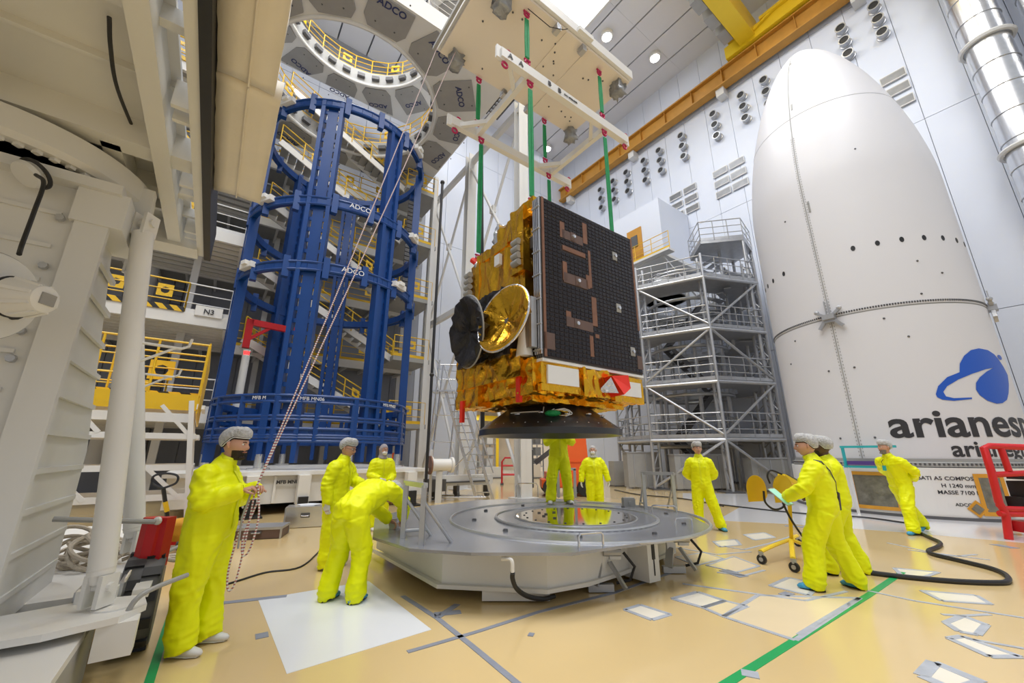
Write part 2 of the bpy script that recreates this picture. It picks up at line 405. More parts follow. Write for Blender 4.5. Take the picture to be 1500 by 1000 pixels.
# silver ventilation duct, top right
t = thing('ventilation_duct', 'large shiny silver ventilation duct standing on the right wall', 'duct', W(22.6, -2.6, 0), TH)
G(FR).lathe([(.62, 9), (.62, 29)], (22.75, -1.5, 0), 24, cap=False).lathe([(.62, 9), (.62, 29)], (22.75, -3.1, 0), 24, cap=False).o('duct_pipe', 'alu', t, True)
for k in range(17): G(FR).torus((22.75, -1.5, 9.4+k*1.15), .63, .02, n=24, m=5).torus((22.75, -3.1, 9.4+k*1.15), .63, .02, n=24, m=5).o('clamp_band', 'galv', t)
for z in (12.5, 17.5, 22): G(FR).torus((22.75, -1.5, z), .72, .09, n=24, m=6).o('support_ring', 'steelw', t)
# ceiling lamps
for (a, b, l) in ((17.34, 12.68, 'round ceiling lamp nearest the yellow crane, left one of the upper pair'), (21.28, 11.65, 'round ceiling lamp close above the crane rail, right one of the upper pair'), (20.9, 22.9, 'round ceiling lamp seen far back beside the green slings')):
    t = thing('ceiling_lamp', l, 'lamp', W(a, b, 29.1), TH)
    G(FR).lathe([(.34, 28.85), (.42, 28.9), (.42, 29.12)], (a, b, 0), 20, cap=True).o('housing', 'steelw', t, True)
    G(FR).lathe([(.31, 28.82), (.31, 28.86)], (a, b, 0), 20).o('lens', 'lamp', t)
t = thing('skylight', 'bright white skylight in the ceiling above the beige lifting plate', 'skylight', W(14, 11.6, 29), TH)
G(FR).bb(12.2, 15.7, 9.3, 13.4, 28.98, 29.05).o('pane', 'window', t)
g = G(FR).bb(12.1, 15.8, 9.15, 9.3, 28.9, 29.1).bb(12.1, 15.8, 13.4, 13.55, 28.9, 29.1).bb(12.05, 12.2, 9.2, 13.5, 28.9, 29.1).bb(15.7, 15.85, 9.2, 13.5, 28.9, 29.1); g.o('frame', 'steelw', t)
# ---------------------------------------------------------------- floor markings (children of the floor)
def fpoly(pts, m, name, h=.003):
    P = [pz(u, v) for u, v in pts]
    a = sum((P[i].x*P[(i+1) % len(P)].y-P[(i+1) % len(P)].x*P[i].y) for i in range(len(P)))
    if a < 0: P = P[::-1]
    return G().prism([(p.x, p.y) for p in P], 0, h).o(name, m, fl)
def strip(pts, w, m, h=.005, name='tape_strip'):
    P = [pz(u, v) for u, v in pts]; P = [p for p in P]
    for p, q in zip(P, P[1:]): G().beam(p+Vector((0, 0, h/2)), q+Vector((0, 0, h/2)), w, h).o(name, m, fl)
fpoly([(378, 878), (540, 851), (632, 922), (420, 987)], 'patch', 'white_sheet')
fpoly([(1050, 762), (1085, 742), (1500, 742), (1500, 795), (1330, 780), (1170, 768)], 'floorw', 'white_floor_area', .002)
fpoly([(1000, 729), (1085, 742), (1500, 742), (1300, 725), (1000, 722)], 'floorw', 'white_floor_area', .002)
strip([(590, 873), (640, 905), (690, 945), (760, 1003)], .055, 'tape')
strip([(597, 955), (700, 925), (790, 896), (900, 868), (985, 838)], .05, 'tape')
strip([(318, 884), (420, 873)], .09, 'tape'); strip([(374, 933), (393, 929)], .12, 'tape')
strip([(640, 905), (670, 885)], .07, 'tape'); strip([(636, 900), (675, 896)], .1, 'tape')
strip([(774, 929), (782, 930)], .07, 'tape')
strip([(1050, 1010), (1170, 935), (1270, 873), (1322, 838)], .075, 'green', .004)
strip([(215, 1010), (250, 900), (262, 850)], .06, 'green', .004)
strip([(1086, 985), (1112, 990)], .1, 'tapel', .006)
def boxmark(q, m='patch3', w=.06, t='tapel'):
    fpoly(q, m, 'floor_patch'); strip(q+[q[0]], w, t)
boxmark([(915, 893), (938, 886), (982, 900), (955, 908)], w=.05)
boxmark([(985, 877), (1022, 867), (1062, 880), (1030, 890)])
boxmark([(1030, 890), (1062, 880), (1095, 888), (1060, 903)], 'patch2', .05)
boxmark([(1060, 903), (1110, 872), (1260, 876), (1165, 938)], 'patch2', .05)
boxmark([(1128, 858), (1155, 846), (1200, 856), (1185, 872)], 'patch3', .05)
boxmark([(1045, 793), (1078, 790), (1085, 798), (1055, 801)], 'patch3', .05)
boxmark([(1090, 783), (1120, 780), (1135, 787), (1105, 791)], 'patch3', .05)
boxmark([(1035, 828), (1075, 815), (1112, 829), (1080, 838)], 'patch2', .04)
boxmark([(990, 816), (1030, 809), (1060, 818), (1020, 828)], 'patch2', .04)
boxmark([(1310, 832), (1375, 838), (1345, 848), (1320, 842)], 'patch3', .05)
boxmark([(1385, 912), (1410, 902), (1445, 915), (1432, 930), (1405, 925)], 'patch3', .06)
boxmark([(1390, 935), (1410, 932), (1495, 962), (1450, 962)], 'patch3', .06)
boxmark([(1350, 990), (1368, 970), (1440, 1000), (1400, 1012)], 'patch3', .09)
boxmark([(1350, 865), (1430, 872), (1452, 885), (1380, 880)], 'patch3', .05)
for s_ in ([(1000, 855), (1180, 880), (1240, 866)], [(1300, 795), (1370, 810), (1450, 820)], [(1330, 805), (1400, 815), (1430, 812)],
           [(1060, 800), (1090, 805), (1130, 795), (1160, 785)], [(1270, 865), (1340, 880), (1500, 905)], [(1415, 935), (1500, 950)], [(1380, 900), (1410, 902), (1450, 900)],
           [(980, 800), (1050, 812), (1100, 808)], [(1150, 762), (1180, 770)], [(1120, 835), (1090, 843), (1050, 838)]): strip(s_, .045, 'tapel')
for q in ([(1150, 770), (1180, 772)], [(1455, 797), (1488, 803)], [(1145, 868), (1160, 872)], [(1060, 835), (1090, 845)]): strip(q, .16, 'tape')
strip([(1170, 930), (1258, 876)], .05, 'tapel')
# ---------------------------------------------------------------- payload fairing
FB = math.radians(43.1); FC = Vector((17.85*math.sin(FB), 17.85*math.cos(FB), 0)); FRAD = 2.7
U0 = Vector((-math.sin(FB), -math.cos(FB), 0)); U1 = Vector((math.cos(FB), -math.sin(FB), 0))
def cyl(phi, z, r=FRAD): return FC+(U0*math.cos(phi)+U1*math.sin(phi))*r+Vector((0, 0, z))
prof = [(2.7, 1.42), (2.7, 5.62), (2.7, 10.0), (2.68, 10.7), (2.6, 11.5), (2.47, 12.4), (2.27, 13.4), (2.0, 14.45), (1.73, 15.3), (1.4, 16.15), (1.05, 16.85), (.75, 17.3), (.45, 17.65), (.2, 17.8), (.001, 17.84)]
def rof(z):
    for (r0, z0), (r1, z1) in zip(prof, prof[1:]):
        if z0 <= z <= z1: return r0+(r1-r0)*(z-z0)/(z1-z0)
    return 2.7
t = thing('payload_fairing', 'huge white pointed rocket payload fairing with blue logo', 'fairing', FC, 0)
p2 = [(p.x, p.y) for p in catmull([(r, z, 0) for r, z in prof[2:]], 4)]
G().lathe([(2.7, 5.62)]+p2, FC, 96, cap=False).o('fairing_ogive', 'fair', t, 2)
G().lathe([(2.7, 1.42), (2.7, 5.58)], FC, 96, cap=False).o('fairing_skirt', 'fair', t, 2)
G().lathe([(2.69, 5.5), (2.69, 5.7)], FC, 96, cap=False).o('joint_gap', 'mgrey', t, 2)
G().lathe([(2.68, 1.22), (2.8, 1.24), (2.8, 1.34), (2.72, 1.36), (2.72, 1.44)], FC, 96, cap=False).o('base_flange', 'mgrey', t)
g = G()
for k in range(140): 
    a = -PI/2+PI*k/140; g.beam(cyl(a, 5.66, 2.705), cyl(a, 5.71, 2.705), .03, .03)
for k in range(100): 
    a = -PI/2+PI*k/100; g.beam(cyl(a, 1.28, 2.81), cyl(a, 1.33, 2.81), .03, .03)
g.o('joint_bolts', 'dgrey', t, kind='stuff')
SA = -.29
pts = [cyl(SA, z, rof(z)+.004) for z in [1.42+.25*k for k in range(65)]]
G().path(pts, .016, 5).o('seam', 'mgrey', t)
g = G()
for k in range(110):
    z = 1.5+.1*k
    for s_ in (-.018, .018): g.beam(cyl(SA+s_, z, rof(z)+.002), cyl(SA+s_, z+.04, rof(z)+.002), .014, .014)
g.o('seam_rivets', 'mgrey', t, kind='stuff')
G().path([cyl(-PI/2+PI*k/60, 13.4, rof(13.4)-.004) for k in range(61)], .012, 5).o('ring_line', 'galv', t)
for a in [-1.28, -1.12, -.94, -.72]+[.05, .26, .47, .68, .89, 1.1, 1.3]:
    c = cyl(a, 7.62, 2.7); n = (U0*math.cos(a)+U1*math.sin(a))
    g = G(); tx = n.cross(Vector((0, 0, 1)))
    g.loft([[c+n*d+tx*.055*s_*math.cos(2*PI*k/14)+Vector((0, 0, .085*s_*math.sin(2*PI*k/14))) for k in range(14)] for d, s_ in ((-.02, 1), (.008, 1), (.008, .75), (.004, .7))]); g.o('vent_port', 'black', t)
for a, z in ((-.25, 9.6), (-.55, 9.4), (.3, 11.0), (-.42, 4.0), (-.18, 4.0), (.15, 5.3), (.3, 4.7), (-.75, 5.2), (.75, 6.5), (-.9, 4.5), (-.45, 2.0), (-.15, 2.0), (.55, 6.9), (.5, 5.9)):
    G().sph(cyl(a, z, rof(z)), .03, 8, 6).o('rivet_plug', 'dgrey', t)
for z, l in ((9.3, .4), (13.8, .3), (16.6, .15)): G().beam(cyl(SA+.04, z, rof(z)), cyl(SA+.04, z+l, rof(z+l)), .05, .04).o('latch_plate', 'mgrey', t)
for a in (SA, 1.42):
    cl = Matrix.Translation(cyl(a, 5.6, 2.72)); n = (U0*math.cos(a)+U1*math.sin(a)); tx = Vector((0, 0, 1)).cross(n)
    g = G(); c = cyl(a, 5.6, 2.74)
    f = lambda x, z, d=.05: c+tx*x+Vector((0, 0, z))+n*d
    g.beam(f(-.16, .02), f(.16, .02), .16, .2, n).beam(f(-.3, -.32), f(-.14, -.1), .09, .08, n).beam(f(.3, -.32), f(.14, -.1), .09, .08, n)
    g.beam(f(-.28, .2), f(-.12, .08), .08, .08, n).beam(f(.28, .2), f(.12, .08), .08, .08, n).beam(f(-.14, -.1), f(.14, -.1), .1, .1, n)
    g.sph(f(-.3, .24), .07, 8, 6).sph(f(.3, .24), .07, 8, 6).beam(f(-.05, .1), f(-.05, .55), .03, .03, n).beam(f(.04, .1), f(.04, .55), .03, .03, n)
    g.o('clamp_bracket', 'galv', t)
def onc(s0, z0, sc): return lambda co: cyl((s0+co.x*sc)/FRAD, z0+co.y*sc, 2.706)
def arc(u, v):                                 # point of the skirt surface seen at a picture point, as (arc length, height)
    r = ray(u, v); h = Vector((r.x, r.y)); c = Vector((FC.x, FC.y)); A = h.dot(h); B = h.dot(c); D = B*B-A*(c.dot(c)-FRAD**2)
    tt = (B-math.sqrt(max(D, 0)))/A; p = h*tt-c
    return (math.atan2(p.x*U1.x+p.y*U1.y, p.x*U0.x+p.y*U0.y)*FRAD, EYE+r.z*tt)
def wraptext(nm, s, u, v, vtop, m, bold, asp=1.0):
    s0, z0 = arc(u, v); _, z1 = arc(u, vtop)
    xh = z1-z0; size = xh/.53
    def post(co): return cyl((s0+co.x*asp)/FRAD, z0+co.y, 2.708)
    text(nm, s, size, m, None, t, bold=bold, post=post, cuts=.12)
wraptext('lettering_large', 'arianespace', 1305, 640, 611, 'ink', .022, 1.08)
wraptext('lettering_small', 'arianegroup', 1396, 668, 651, 'ink', .012, 1.05)
lg = [(820,385),(830,350),(870,310),(925,288),(926,250),(945,215),(975,190),(1010,182),(1050,190),(1080,210),(1100,235),(1120,265),(1138,300),(1143,340),(1142,380),(1135,410),(1115,425),(1090,428),(1050,415),(1015,390),(998,365),(998,335),(1015,310),(1045,285),(1075,268),(1040,275),(980,295),(920,320),(870,350),(853,375),(865,395),(900,403),(980,400),(980,407),(900,415),(850,410),(825,398)]
L2 = [Vector((*arc(1100+x*.33, 450+y*.33), 0)) for x, y in lg]
def wrappoly(pts, nm, m):
    bm = bmesh.new(); vs = [bm.verts.new(p) for p in pts]
    for tri in tessellate_polygon([pts]):
        try: bm.faces.new([vs[i] for i in tri])
        except ValueError: pass
    x = min(p.x for p in pts); x1 = max(p.x for p in pts)
    while x < x1:
        x += .08; bmesh.ops.bisect_plane(bm, geom=bm.verts[:]+bm.edges[:]+bm.faces[:], plane_co=(x, 0, 0), plane_no=(1, 0, 0))
    bm.verts.index_update(); bm.verts.ensure_lookup_table()
    g = G(); g.add([cyl(v.co.x/FRAD, v.co.y, 2.708) for v in bm.verts], [tuple(v.index for v in f.verts) for f in bm.faces]); bm.free()
    g.o(nm, m, t)
wrappoly(L2, 'logo', 'lblue')
c0 = arc(1100+1103*.33, 450+222*.33)
wrappoly([Vector((c0[0]+.13*math.cos(k*PI/6), c0[1]+.07*math.sin(k*PI/6), 0)) for k in range(12)], 'logo_dot', 'lblue')
# fairing stand
t = thing('fairing_stand', 'white cylindrical stand under the payload fairing, lettered with its height and mass', 'stand', FC, 0)
G().lathe([(2.86, .06), (2.86, 1.22), (2.6, 1.22)], FC, 96, cap=True).o('shell', 'white', t)
G().lathe([(2.7, 0), (2.9, 0), (2.9, .07), (2.7, .07)], FC, 96).o('foot_ring', 'dgrey', t)
def spanel(nm, a0, a1, z0, z1, r, m, th=.03, fr=None):
    g = G(); n = 10
    g.add([cyl(a0+(a1-a0)*k/n, z, rr) for rr in (r, r+th) for z in (z0, z1) for k in range(n+1)],
          [(2*(n+1)+k, 2*(n+1)+k+1, 3*(n+1)+k+1, 3*(n+1)+k) for k in range(n)]+[(k, 2*(n+1)+k, 2*(n+1)+k+1, k+1) for k in range(n)]+[(n+1+k, n+2+k, 3*n+4+k, 3*n+3+k) for k in range(n)]+[(0, n+1, 3*n+3, 2*n+2), (n, 2*n+1, 4*n+3, 3*n+2)])
    return g.o(nm, m, t)
for a0, a1 in ((-.39, -.08), (.46, .63)):
    w = spanel('plastic_window', a0, a1, .22, 1.0, 2.865, 'glass', .01)
    for q in ((a0-.02, a1+.02, 1.0, 1.09), (a0-.02, a1+.02, .13, .22), (a0-.02, a0+.01, .13, 1.09), (a1-.01, a1+.02, .13, 1.09)): spanel('window_tape', *q, 2.87, 'amber', .01)
c = cyl(.41, .28, 2.875); tx = Vector((0, 0, 1)).cross(U0*math.cos(.41)+U1*math.sin(.41))
G().slab([c+Vector((0, 0, .2)), c+tx*.2, c-Vector((0, 0, .2)), c-tx*.2], .008).o('diamond_tape', 'amber', t)
G().slab([c+Vector((0, 0, .12))-U1*0+U0*.012, c+tx*.12+U0*.012, c-Vector((0, 0, .12))+U0*.012, c-tx*.12+U0*.012], .008).o('diamond_pane', 'glass', t)
for s, z, sz in (('BATI A5 COMPOSITE 107', .93, .125), ('H 1240 mm', .76, .125), ('MASSE 7100 kg', .6, .125), ('ADCO', .33, .1)):
    def post(co, z=z): return cyl(.33+co.x*1.05/2.86, z+co.y, 2.868)
    text('stand_lettering', s, sz, 'ink', None, t, post=post, cuts=.2, align='CENTER', bold=.002)
# ---------------------------------------------------------------- high octagonal-panelled platforms with round holes
def ringplat(nm, label, z, a0, a1, b0, b1, ca, cb, r, npan, th=.9):
    t = thing(nm, label, 'platform', W(ca, cb, z), TH)
    g = G(FR); n = 64; sq = []
    for k in range(n):
        an = 2*PI*k/n; dx, dy = math.cos(an), math.sin(an)
        s_ = min(((a1-ca) if dx > 0 else (a0-ca))/dx if abs(dx) > 1e-6 else 1e9, ((b1-cb) if dy > 0 else (b0-cb))/dy if abs(dy) > 1e-6 else 1e9)
        sq.append((ca+dx*s_, cb+dy*s_))
    # snap nearest samples to the corners
    for cx, cy in ((a0, b0), (a0, b1), (a1, b0), (a1, b1)):
        i = min(range(n), key=lambda i: (sq[i][0]-cx)**2+(sq[i][1]-cy)**2); sq[i] = (cx, cy)
    ci = [(ca+r*math.cos(2*PI*k/n), cb+r*math.sin(2*PI*k/n)) for k in range(n)]
    vs = [(x, y, zz) for zz in (z, z+th) for P in (ci, sq) for x, y in P]
    fs = []
    for k in range(n):
        j = (k+1) % n
        fs += [(k, j, n+j, n+k), (2*n+k, 3*n+k, 3*n+j, 2*n+j), (k, 2*n+k, 2*n+j, j), (n+k, n+j, 3*n+j, 3*n+k)]
    g.add(vs, fs); g.o('deck', 'white' if 0 else 'steelw', t)
    G(FR).torus((ca, cb, z-.02), r, .09, n=64, m=8).o('hole_rim', 'steelw', t, True)
    G(FR).lathe([(r-.03, z+.04), (r-.03, z+th)], (ca, cb, 0), 64, cap=False).o('hole_lining', 'mgrey', t, True)
    g = G(FR)
    for k in range(npan*2):
        an = 2*PI*k/(npan*2); g.box((ca+(r-.12)*math.cos(an), cb+(r-.12)*math.sin(an), z+.45), (.22, .42, .22), Matrix.Rotation(an, 3, 'Z'))
    g.o('edge_clamps', 'dgrey', t, kind='stuff')
    for k in range(npan):
        an = 2*PI*(k+.5)/npan; h = PI/npan
        def Q(rr, aa): return Vector((ca+rr*math.cos(aa), cb+rr*math.sin(aa), z-.07))
        ro = r+2.05
        poly = [Q(r+.2, an-.60/(r+.2)), Q(r+.2, an+.60/(r+.2)), Q(r+.6, an+.84/(r+.6)), Q(ro, an+.84/ro), Q(ro, an-.84/ro), Q(r+.6, an-.84/(r+.6))]
        if any(not (a0+.05 < p.x < a1-.05 and b0+.05 < p.y < b1-.05) for p in poly):
            poly = [Vector((min(max(p.x, a0+.1), a1-.1), min(max(p.y, b0+.1), b1-.1), p.z)) for p in poly]
        pn = G(FR).slab(poly, .07, (0, 0, 1)).o('underside_panel', 'grey', t)
        c = FR @ Q(r+1.2, an); d = (FR @ Q(r+2, an)-c); d.z = 0
        up = d.normalized(); x = Vector((0, 0, 1)).cross(up)
        # lettering is read from below, its feet towards the outside
        text('logo', 'ADCO', .38, 'navy', frame(c-Vector((0, 0, .012)), x, up), pn, align='CENTER', bold=.008)
        for qx in (.5, 1.85):
            for sg in (-.5, .5): G(FR).sph(Q(r+qx, an+h*sg*.8), .035, 6, 4).o('panel_bolt', 'dgrey', pn)
    npt = 26
    railing(t, [(ca+(r+.1)*math.cos(2*PI*k/npt), cb+(r+.1)*math.sin(2*PI*k/npt), z+th) for k in range(npt+1)], 1.1, 'yel', F=FR, step=1.0, plates=0, r=.03)
    for k in range(0, npt, 3):
        an = 2*PI*(k+.5)/npt; c = FR @ Vector((ca+(r+.1)*math.cos(an), cb+(r+.1)*math.sin(an), z+th+.65)); d = FR.to_3x3() @ Vector((-math.sin(an), math.cos(an), 0))
        up = Vector((0, 0, 1)); s_ = .26; g = G()
        out = [c+d*s_*x+up*s_*y for x, y in ((-1, -1), (0, -1), (1, -1), (1, 0), (1, 1), (0, 1), (-1, 1), (-1, 0))]
        inn = [c+d*s_*.55*math.cos(q)+up*s_*.55*math.sin(q) for q in [PI*(1.25+.25*i) for i in range(8)]]
        g.add(out+inn, [(i, (i+1) % 8, (i+1) % 8+8, i+8) for i in range(8)]); g.o('hatch_plate', 'yel', t)
    return t
lp = ringplat('lifting_platform', 'lower square steel platform with round hole and grey underside panels', 18.0, -2.7, 8.5, 11.4, 21.9, 2.95, 16.85, 3.8, 14)
up_ = ringplat('lifting_platform', 'upper square steel platform with round hole, seen through the lower one', 23.0, -2.7, 8.5, 11.4, 21.9, 2.95, 16.85, 3.8, 14)
railing(lp, [(-2.6, 11.5, 18.9), (8.4, 11.5, 18.9), (8.4, 21.8, 18.9)], 1.1, 'steelw', F=FR)
g = G(FR)
for k in range(7): g.bb(8.5, 9.2, 12.1+k*.24, 12.16+k*.24, 18.0, 18.1)
g.bb(8.5, 8.56, 12, 13.8, 18, 18.12).bb(9.14, 9.2, 12, 13.8, 18, 18.12).o('open_grating', 'dgrey', lp)

# storage racks and a yellow gantry in the annex hall
for i, (a, b, l, m) in enumerate(((15.2, 27.5, 'steel storage rack with boxes in the rear hall, leftmost', 'cream'), (18.4, 29.5, 'steel storage rack with boxes in the rear hall, middle', 'white'), (21.6, 27.0, 'steel storage rack with boxes in the rear hall, rightmost', 'mgrey'))):
    t = thing('storage_rack', l, 'rack', W(a, b), TH, 'racks in the rear hall')
    for x in (-1.2, 0, 1.2):
        for y in (-.4, .4): G(FR).bb(a+x-.04, a+x+.04, b+y-.04, b+y+.04, 0, 3.2).o('upright', 'galv', t)
    for z in (.5, 1.4, 2.3, 3.1):
        G(FR).bb(a-1.25, a+1.25, b-.45, b+.45, z, z+.06).o('shelf', 'galv', t)
        if z < 3:
            for x, w, h in ((-.8, .5, .5), (-.1, .4, .35), (.7, .6, .6)):
                bx_ = G(FR).bb(a+x-w/2, a+x+w/2, b-.35, b+.35, z+.06, z+.06+h).bb(a+x-w/2-.01, a+x+w/2+.01, b-.36, b+.36, z+.02+h, z+.07+h).o('storage_box', m if x else 'orange', t)
t = thing('yellow_gantry', 'yellow portal gantry in the rear hall', 'gantry', W(18, 33), TH)
for x in (14.2, 22.4): G(FR).bb(x-.12, x+.12, 32.8, 33.1, 0, 4.6).o('leg', 'yelc', t); G(FR).bb(x-.15, x+.15, 32.2, 33.8, .05, .25).o('foot_beam', 'yelc', t)
G(FR).bb(13.8, 22.8, 32.75, 33.15, 4.6, 5.1).o('girder', 'yelc', t)
G(FR).bb(17.6, 18.2, 32.6, 33.3, 4.1, 4.6).tube((17.9, 33, 3.0), (17.9, 33, 4.1), .02).torus((17.9, 33, 2.9), .09, .03, ax=(0, 1, 0), n=14).o('hoist', 'redm', t)
# ---------------------------------------------------------------- support steelwork
t = thing('steel_bracing', 'tall white steel frame of three columns and cross bracing behind the satellite', 'steel frame', W(9.4, 16.7, 0), TH)
cb_ = (12.1, 16.7, 21.3)
for b in cb_: 
    g = G(FR); g.bb(9.15, 9.65, b-.2, b-.17, 0, 17.9).bb(9.15, 9.65, b+.17, b+.2, 0, 17.9).bb(9.38, 9.42, b-.2, b+.2, 0, 17.9).o('column', 'steelw', t)
    G(FR).bb(9.0, 9.8, b-.4, b+.4, 0, .05).o('base_plate', 'steelw', t)
for z in (8.9, 17.4):
    for b0, b1 in zip(cb_, cb_[1:]): G(FR).beam((9.4, b0, z), (9.4, b1, z), .22, .3).o('beam', 'steelw', t)
for b0, b1 in zip(cb_, cb_[1:]):
    for z0, z1 in ((.4, 8.7), (9.1, 17.2)):
        G(FR).tube((9.33, b0, z0), (9.33, b1, z1), .07).o('brace', 'steelw', t); G(FR).tube((9.47, b1, z0), (9.47, b0, z1), .07).o('brace', 'steelw', t)
        G(FR).box((9.4, (b0+b1)/2, (z0+z1)/2), (.2, .3, .35)).o('gusset', 'steelw', t)
# ---------------------------------------------------------------- stair tower at the back left
t = thing('stair_tower', 'many-storey access tower with stairs, gangways and yellow handrails behind the blue frame', 'stair tower', W(3, 21, 0), TH)
lev = (3.0, 6.4, 9.8, 13.2, 16.6)
for a, b in ((-5.2, 19.6), (-1.6, 19.6), (-5.2, 23.5), (1.2, 23.5), (4.8, 23.5), (8.6, 23.5), (8.6, 19.6)): G(FR).bb(a-.12, a+.12, b-.12, b+.12, 0, 17.9).o('column', 'steelw', t)
for z in lev:
    dk = G(FR).bb(-5.3, 8.8, 22.0, 23.8, z-.22, z).bb(-5.3, -.2, 17.6, 22.0, z-.22, z).bb(6.8, 8.8, 19.5, 22, z-.22, z).o('deck', 'mgrey', t)
    g = G(FR)
    for k in range(14): g.bb(-5.3+k*1.05, -5.2+k*1.05, 22, 23.8, z-.4, z-.22)
    for k in range(9): g.bb(-5.3, -.2, 17.7+k*.5, 17.78+k*.5, z-.36, z-.22)
    g.bb(-5.3, 8.8, 21.9, 22.05, z-.42, z).bb(-.3, -.15, 17.6, 22, z-.42, z).bb(-5.3, -.2, 17.55, 17.7, z-.42, z)
    g.o('deck_joists', 'white', t)
    railing(t, [(-5.3, 17.6, z), (-1.5, 17.6, z)], 1.1, 'yel', F=FR, plates=3, r=.028)
    railing(t, [(-1.5, 17.6, z), (-.2, 17.6, z), (-.2, 21.9, z)], 1.1, 'steelw', F=FR, r=.028)
    railing(t, [(-.2, 22, z), (8.6, 22, z)], 1.1, 'yel', F=FR, plates=5, r=.028)
    railing(t, [(6.8, 19.5, z), (8.7, 19.5, z)], 1.1, 'yel', F=FR, plates=1, r=.028)
    G(FR).bb(-5.3, -1.5, 17.5, 17.54, z-.02, z+.16).o('kick_plate', 'haz', t)
    z1 = z+3.4
    if z < 19:
        for b in (20.0, 21.1): G(FR).beam((.4, b, z1-.1), (6.9, b, z-.1), .08, .32).o('stair_stringer', 'white', t)
        g = G(FR)
        for k in range(17): g.bb(.5+.38*k, .86+.38*k, 20.0, 21.1, z1-.2-.2*k-.03, z1-.2-.2*k)
        g.o('stair_treads', 'mgrey', t)
        railing(t, [(.4, 19.96, z1-.1), (6.9, 19.96, z-.1)], 1.0, 'yel', F=FR, toe=False, plates=2, r=.028)
def plaque(par, s, c, x, m='ink', sz=.25): text('lettering', s, sz, m, frame(c, x, (0, 0, 1)), par, align='CENTER', bold=.004)
G(FR).bb(-1.2, -.4, 17.48, 17.55, 6.33, 6.7).o('level_plate', 'white', t); plaque(t, 'N3', W(-.8, 17.45, 6.42), W(1, 0, 0))
lamp_ = G(FR).tube((.6, 19.0, 3.3), (.6, 19.0, 5.4), .14, n=14).tube((.6, 19, 5.55), (.6, 19, 5.62), .14, n=14).o('lamp_post', 'white', t, True)
G(FR).tube((.6, 19, 5.42), (.6, 19, 5.55), .1, n=12).o('red_lamp', 'redlamp', lamp_)
G(FR).bb(.4, .65, 18.9, 19.1, 5.7, 6.9).beam((.5, 19, 6.8), (2.5, 19, 6.7), .2, .25).beam((.5, 19, 6.0), (1.3, 19, 6.7), .12, .12).o('hoist_arm', 'redm', t)
l2 = G(FR).sph((.9, 17.9, 9.0), .1, 8, 6).o('red_lamp', 'redlamp', t)
g = G(FR)
for z in [9.5+.25*k for k in range(26)]: g.bb(6.9, 7.35, 19.3, 19.4, z, z+.2)
g.bb(6.95, 7.0, 19.4, 19.5, 9.4, 16).bb(7.25, 7.3, 19.4, 19.5, 9.4, 16).o('cable_chain', 'dgrey', t)
G(FR).path([(-3.4, 22.3, 1), (-3.4, 22.3, 26)], .35, 14).o('riser_pipe', 'steelw', t, True)
g = G(FR).tube((-2.2, 23.7, 0), (-2.2, 23.7, 26), .03).tube((-2.6, 23.7, 0), (-2.6, 23.7, 26), .03)
for k in range(60): g.tube((-2.2, 23.7, .4*k), (-2.6, 23.7, .4*k), .015, n=5)
g.o('wall_ladder', 'dgrey', t)
# ---------------------------------------------------------------- blue cylindrical frame
BC = Vector((3.1, 16.9)); BR = 3.2; BCW = W(*BC)
t = thing('cylindrical_frame', 'tall dark blue cylindrical steel frame with ring girders standing on the white base', 'steel frame', BCW, TH)
def bp(an, r, z): return Vector((BC.x+r*math.cos(an), BC.y+r*math.sin(an), z))
def ring(z, h=.28, w=.18, nm='ring_girder', r=BR, lugs=True):
    g = G(FR)
    n = 56
    for k in range(n): 
        g.beam(bp(2*PI*k/n, r, z), bp(2*PI*(k+1)/n, r, z), w, h)
    o = g.o(nm, 'blue', t)
    g = G(FR); g.torus((BC.x, BC.y, z+h/2), r+.08, .05, n=56, m=6).torus((BC.x, BC.y, z-h/2), r+.08, .05, n=56, m=6); g.o('ring_flange', 'blue', o)
    for k in range(16 if lugs else 0):
        an = 2*PI*(k+.3)/16; G(FR).beam(bp(an, r+.05, z-.42), bp(an, r+.05, z+.34), .22, .2).o('lug', 'blue', o)
    return o
rg = [ring(z) for z in (7.67, 10.2, 14.5)]
for z in (2.2, 3.2): ring(z, .2, .14, lugs=False)
ring(2.62, .1, .1, 'ring_rail', lugs=False); ring(1.98, .1, .1, 'ring_rail', lugs=False)
for k in range(18): 
    an = 2*PI*k/18; G(FR).beam(bp(an, BR+.06, 1.92), bp(an, BR+.06, 3.28), .13, .14).o('basket_post', 'blue', t)
va = math.atan2((-ST*(-BCW.x)+CT*(-BCW.y)), (CT*(-BCW.x)+ST*(-BCW.y)))       # angle of the side nearest the camera
def column(an, z0=1.3, z1=14.6, w=.95, slots=True):
    c = bp(an, BR-.05, 0); tg = Vector((-math.sin(an), math.cos(an), 0)); nr = Vector((math.cos(an), math.sin(an), 0))
    g = G(FR)
    for s_ in (-1, 1):
        g.beam(c+tg*s_*w/2+Vector((0, 0, z0)), c+tg*s_*w/2+Vector((0, 0, z1)), .14, .3, nr)
    g.beam(c+Vector((0, 0, z0+.9)), c+Vector((0, 0, z1-.3)), w*.55, .05, nr)
    o = g.o('column', 'blue', t)
    z = z0+.6; g = G(FR)
    while z < z1-.3: 
        for s_ in (-1, 1): g.beam(c+tg*s_*w*.36+Vector((0, 0, z)), c+tg*s_*w*.36+Vector((0, 0, z+.14)), w*.17, .05, nr)
        z += .42
    g.o('column_battens', 'blue', o, kind='stuff')
    return c, tg, nr
ANG = [va-1.25, va-.25, va+.54, va+PI-.1, va+PI+.67]
cols = [column(a, w=(.32, .66, .46, .55, .5)[i]) for i, a in enumerate(ANG)]
column(va+1.45, 1.3, 14.5, .14, False)
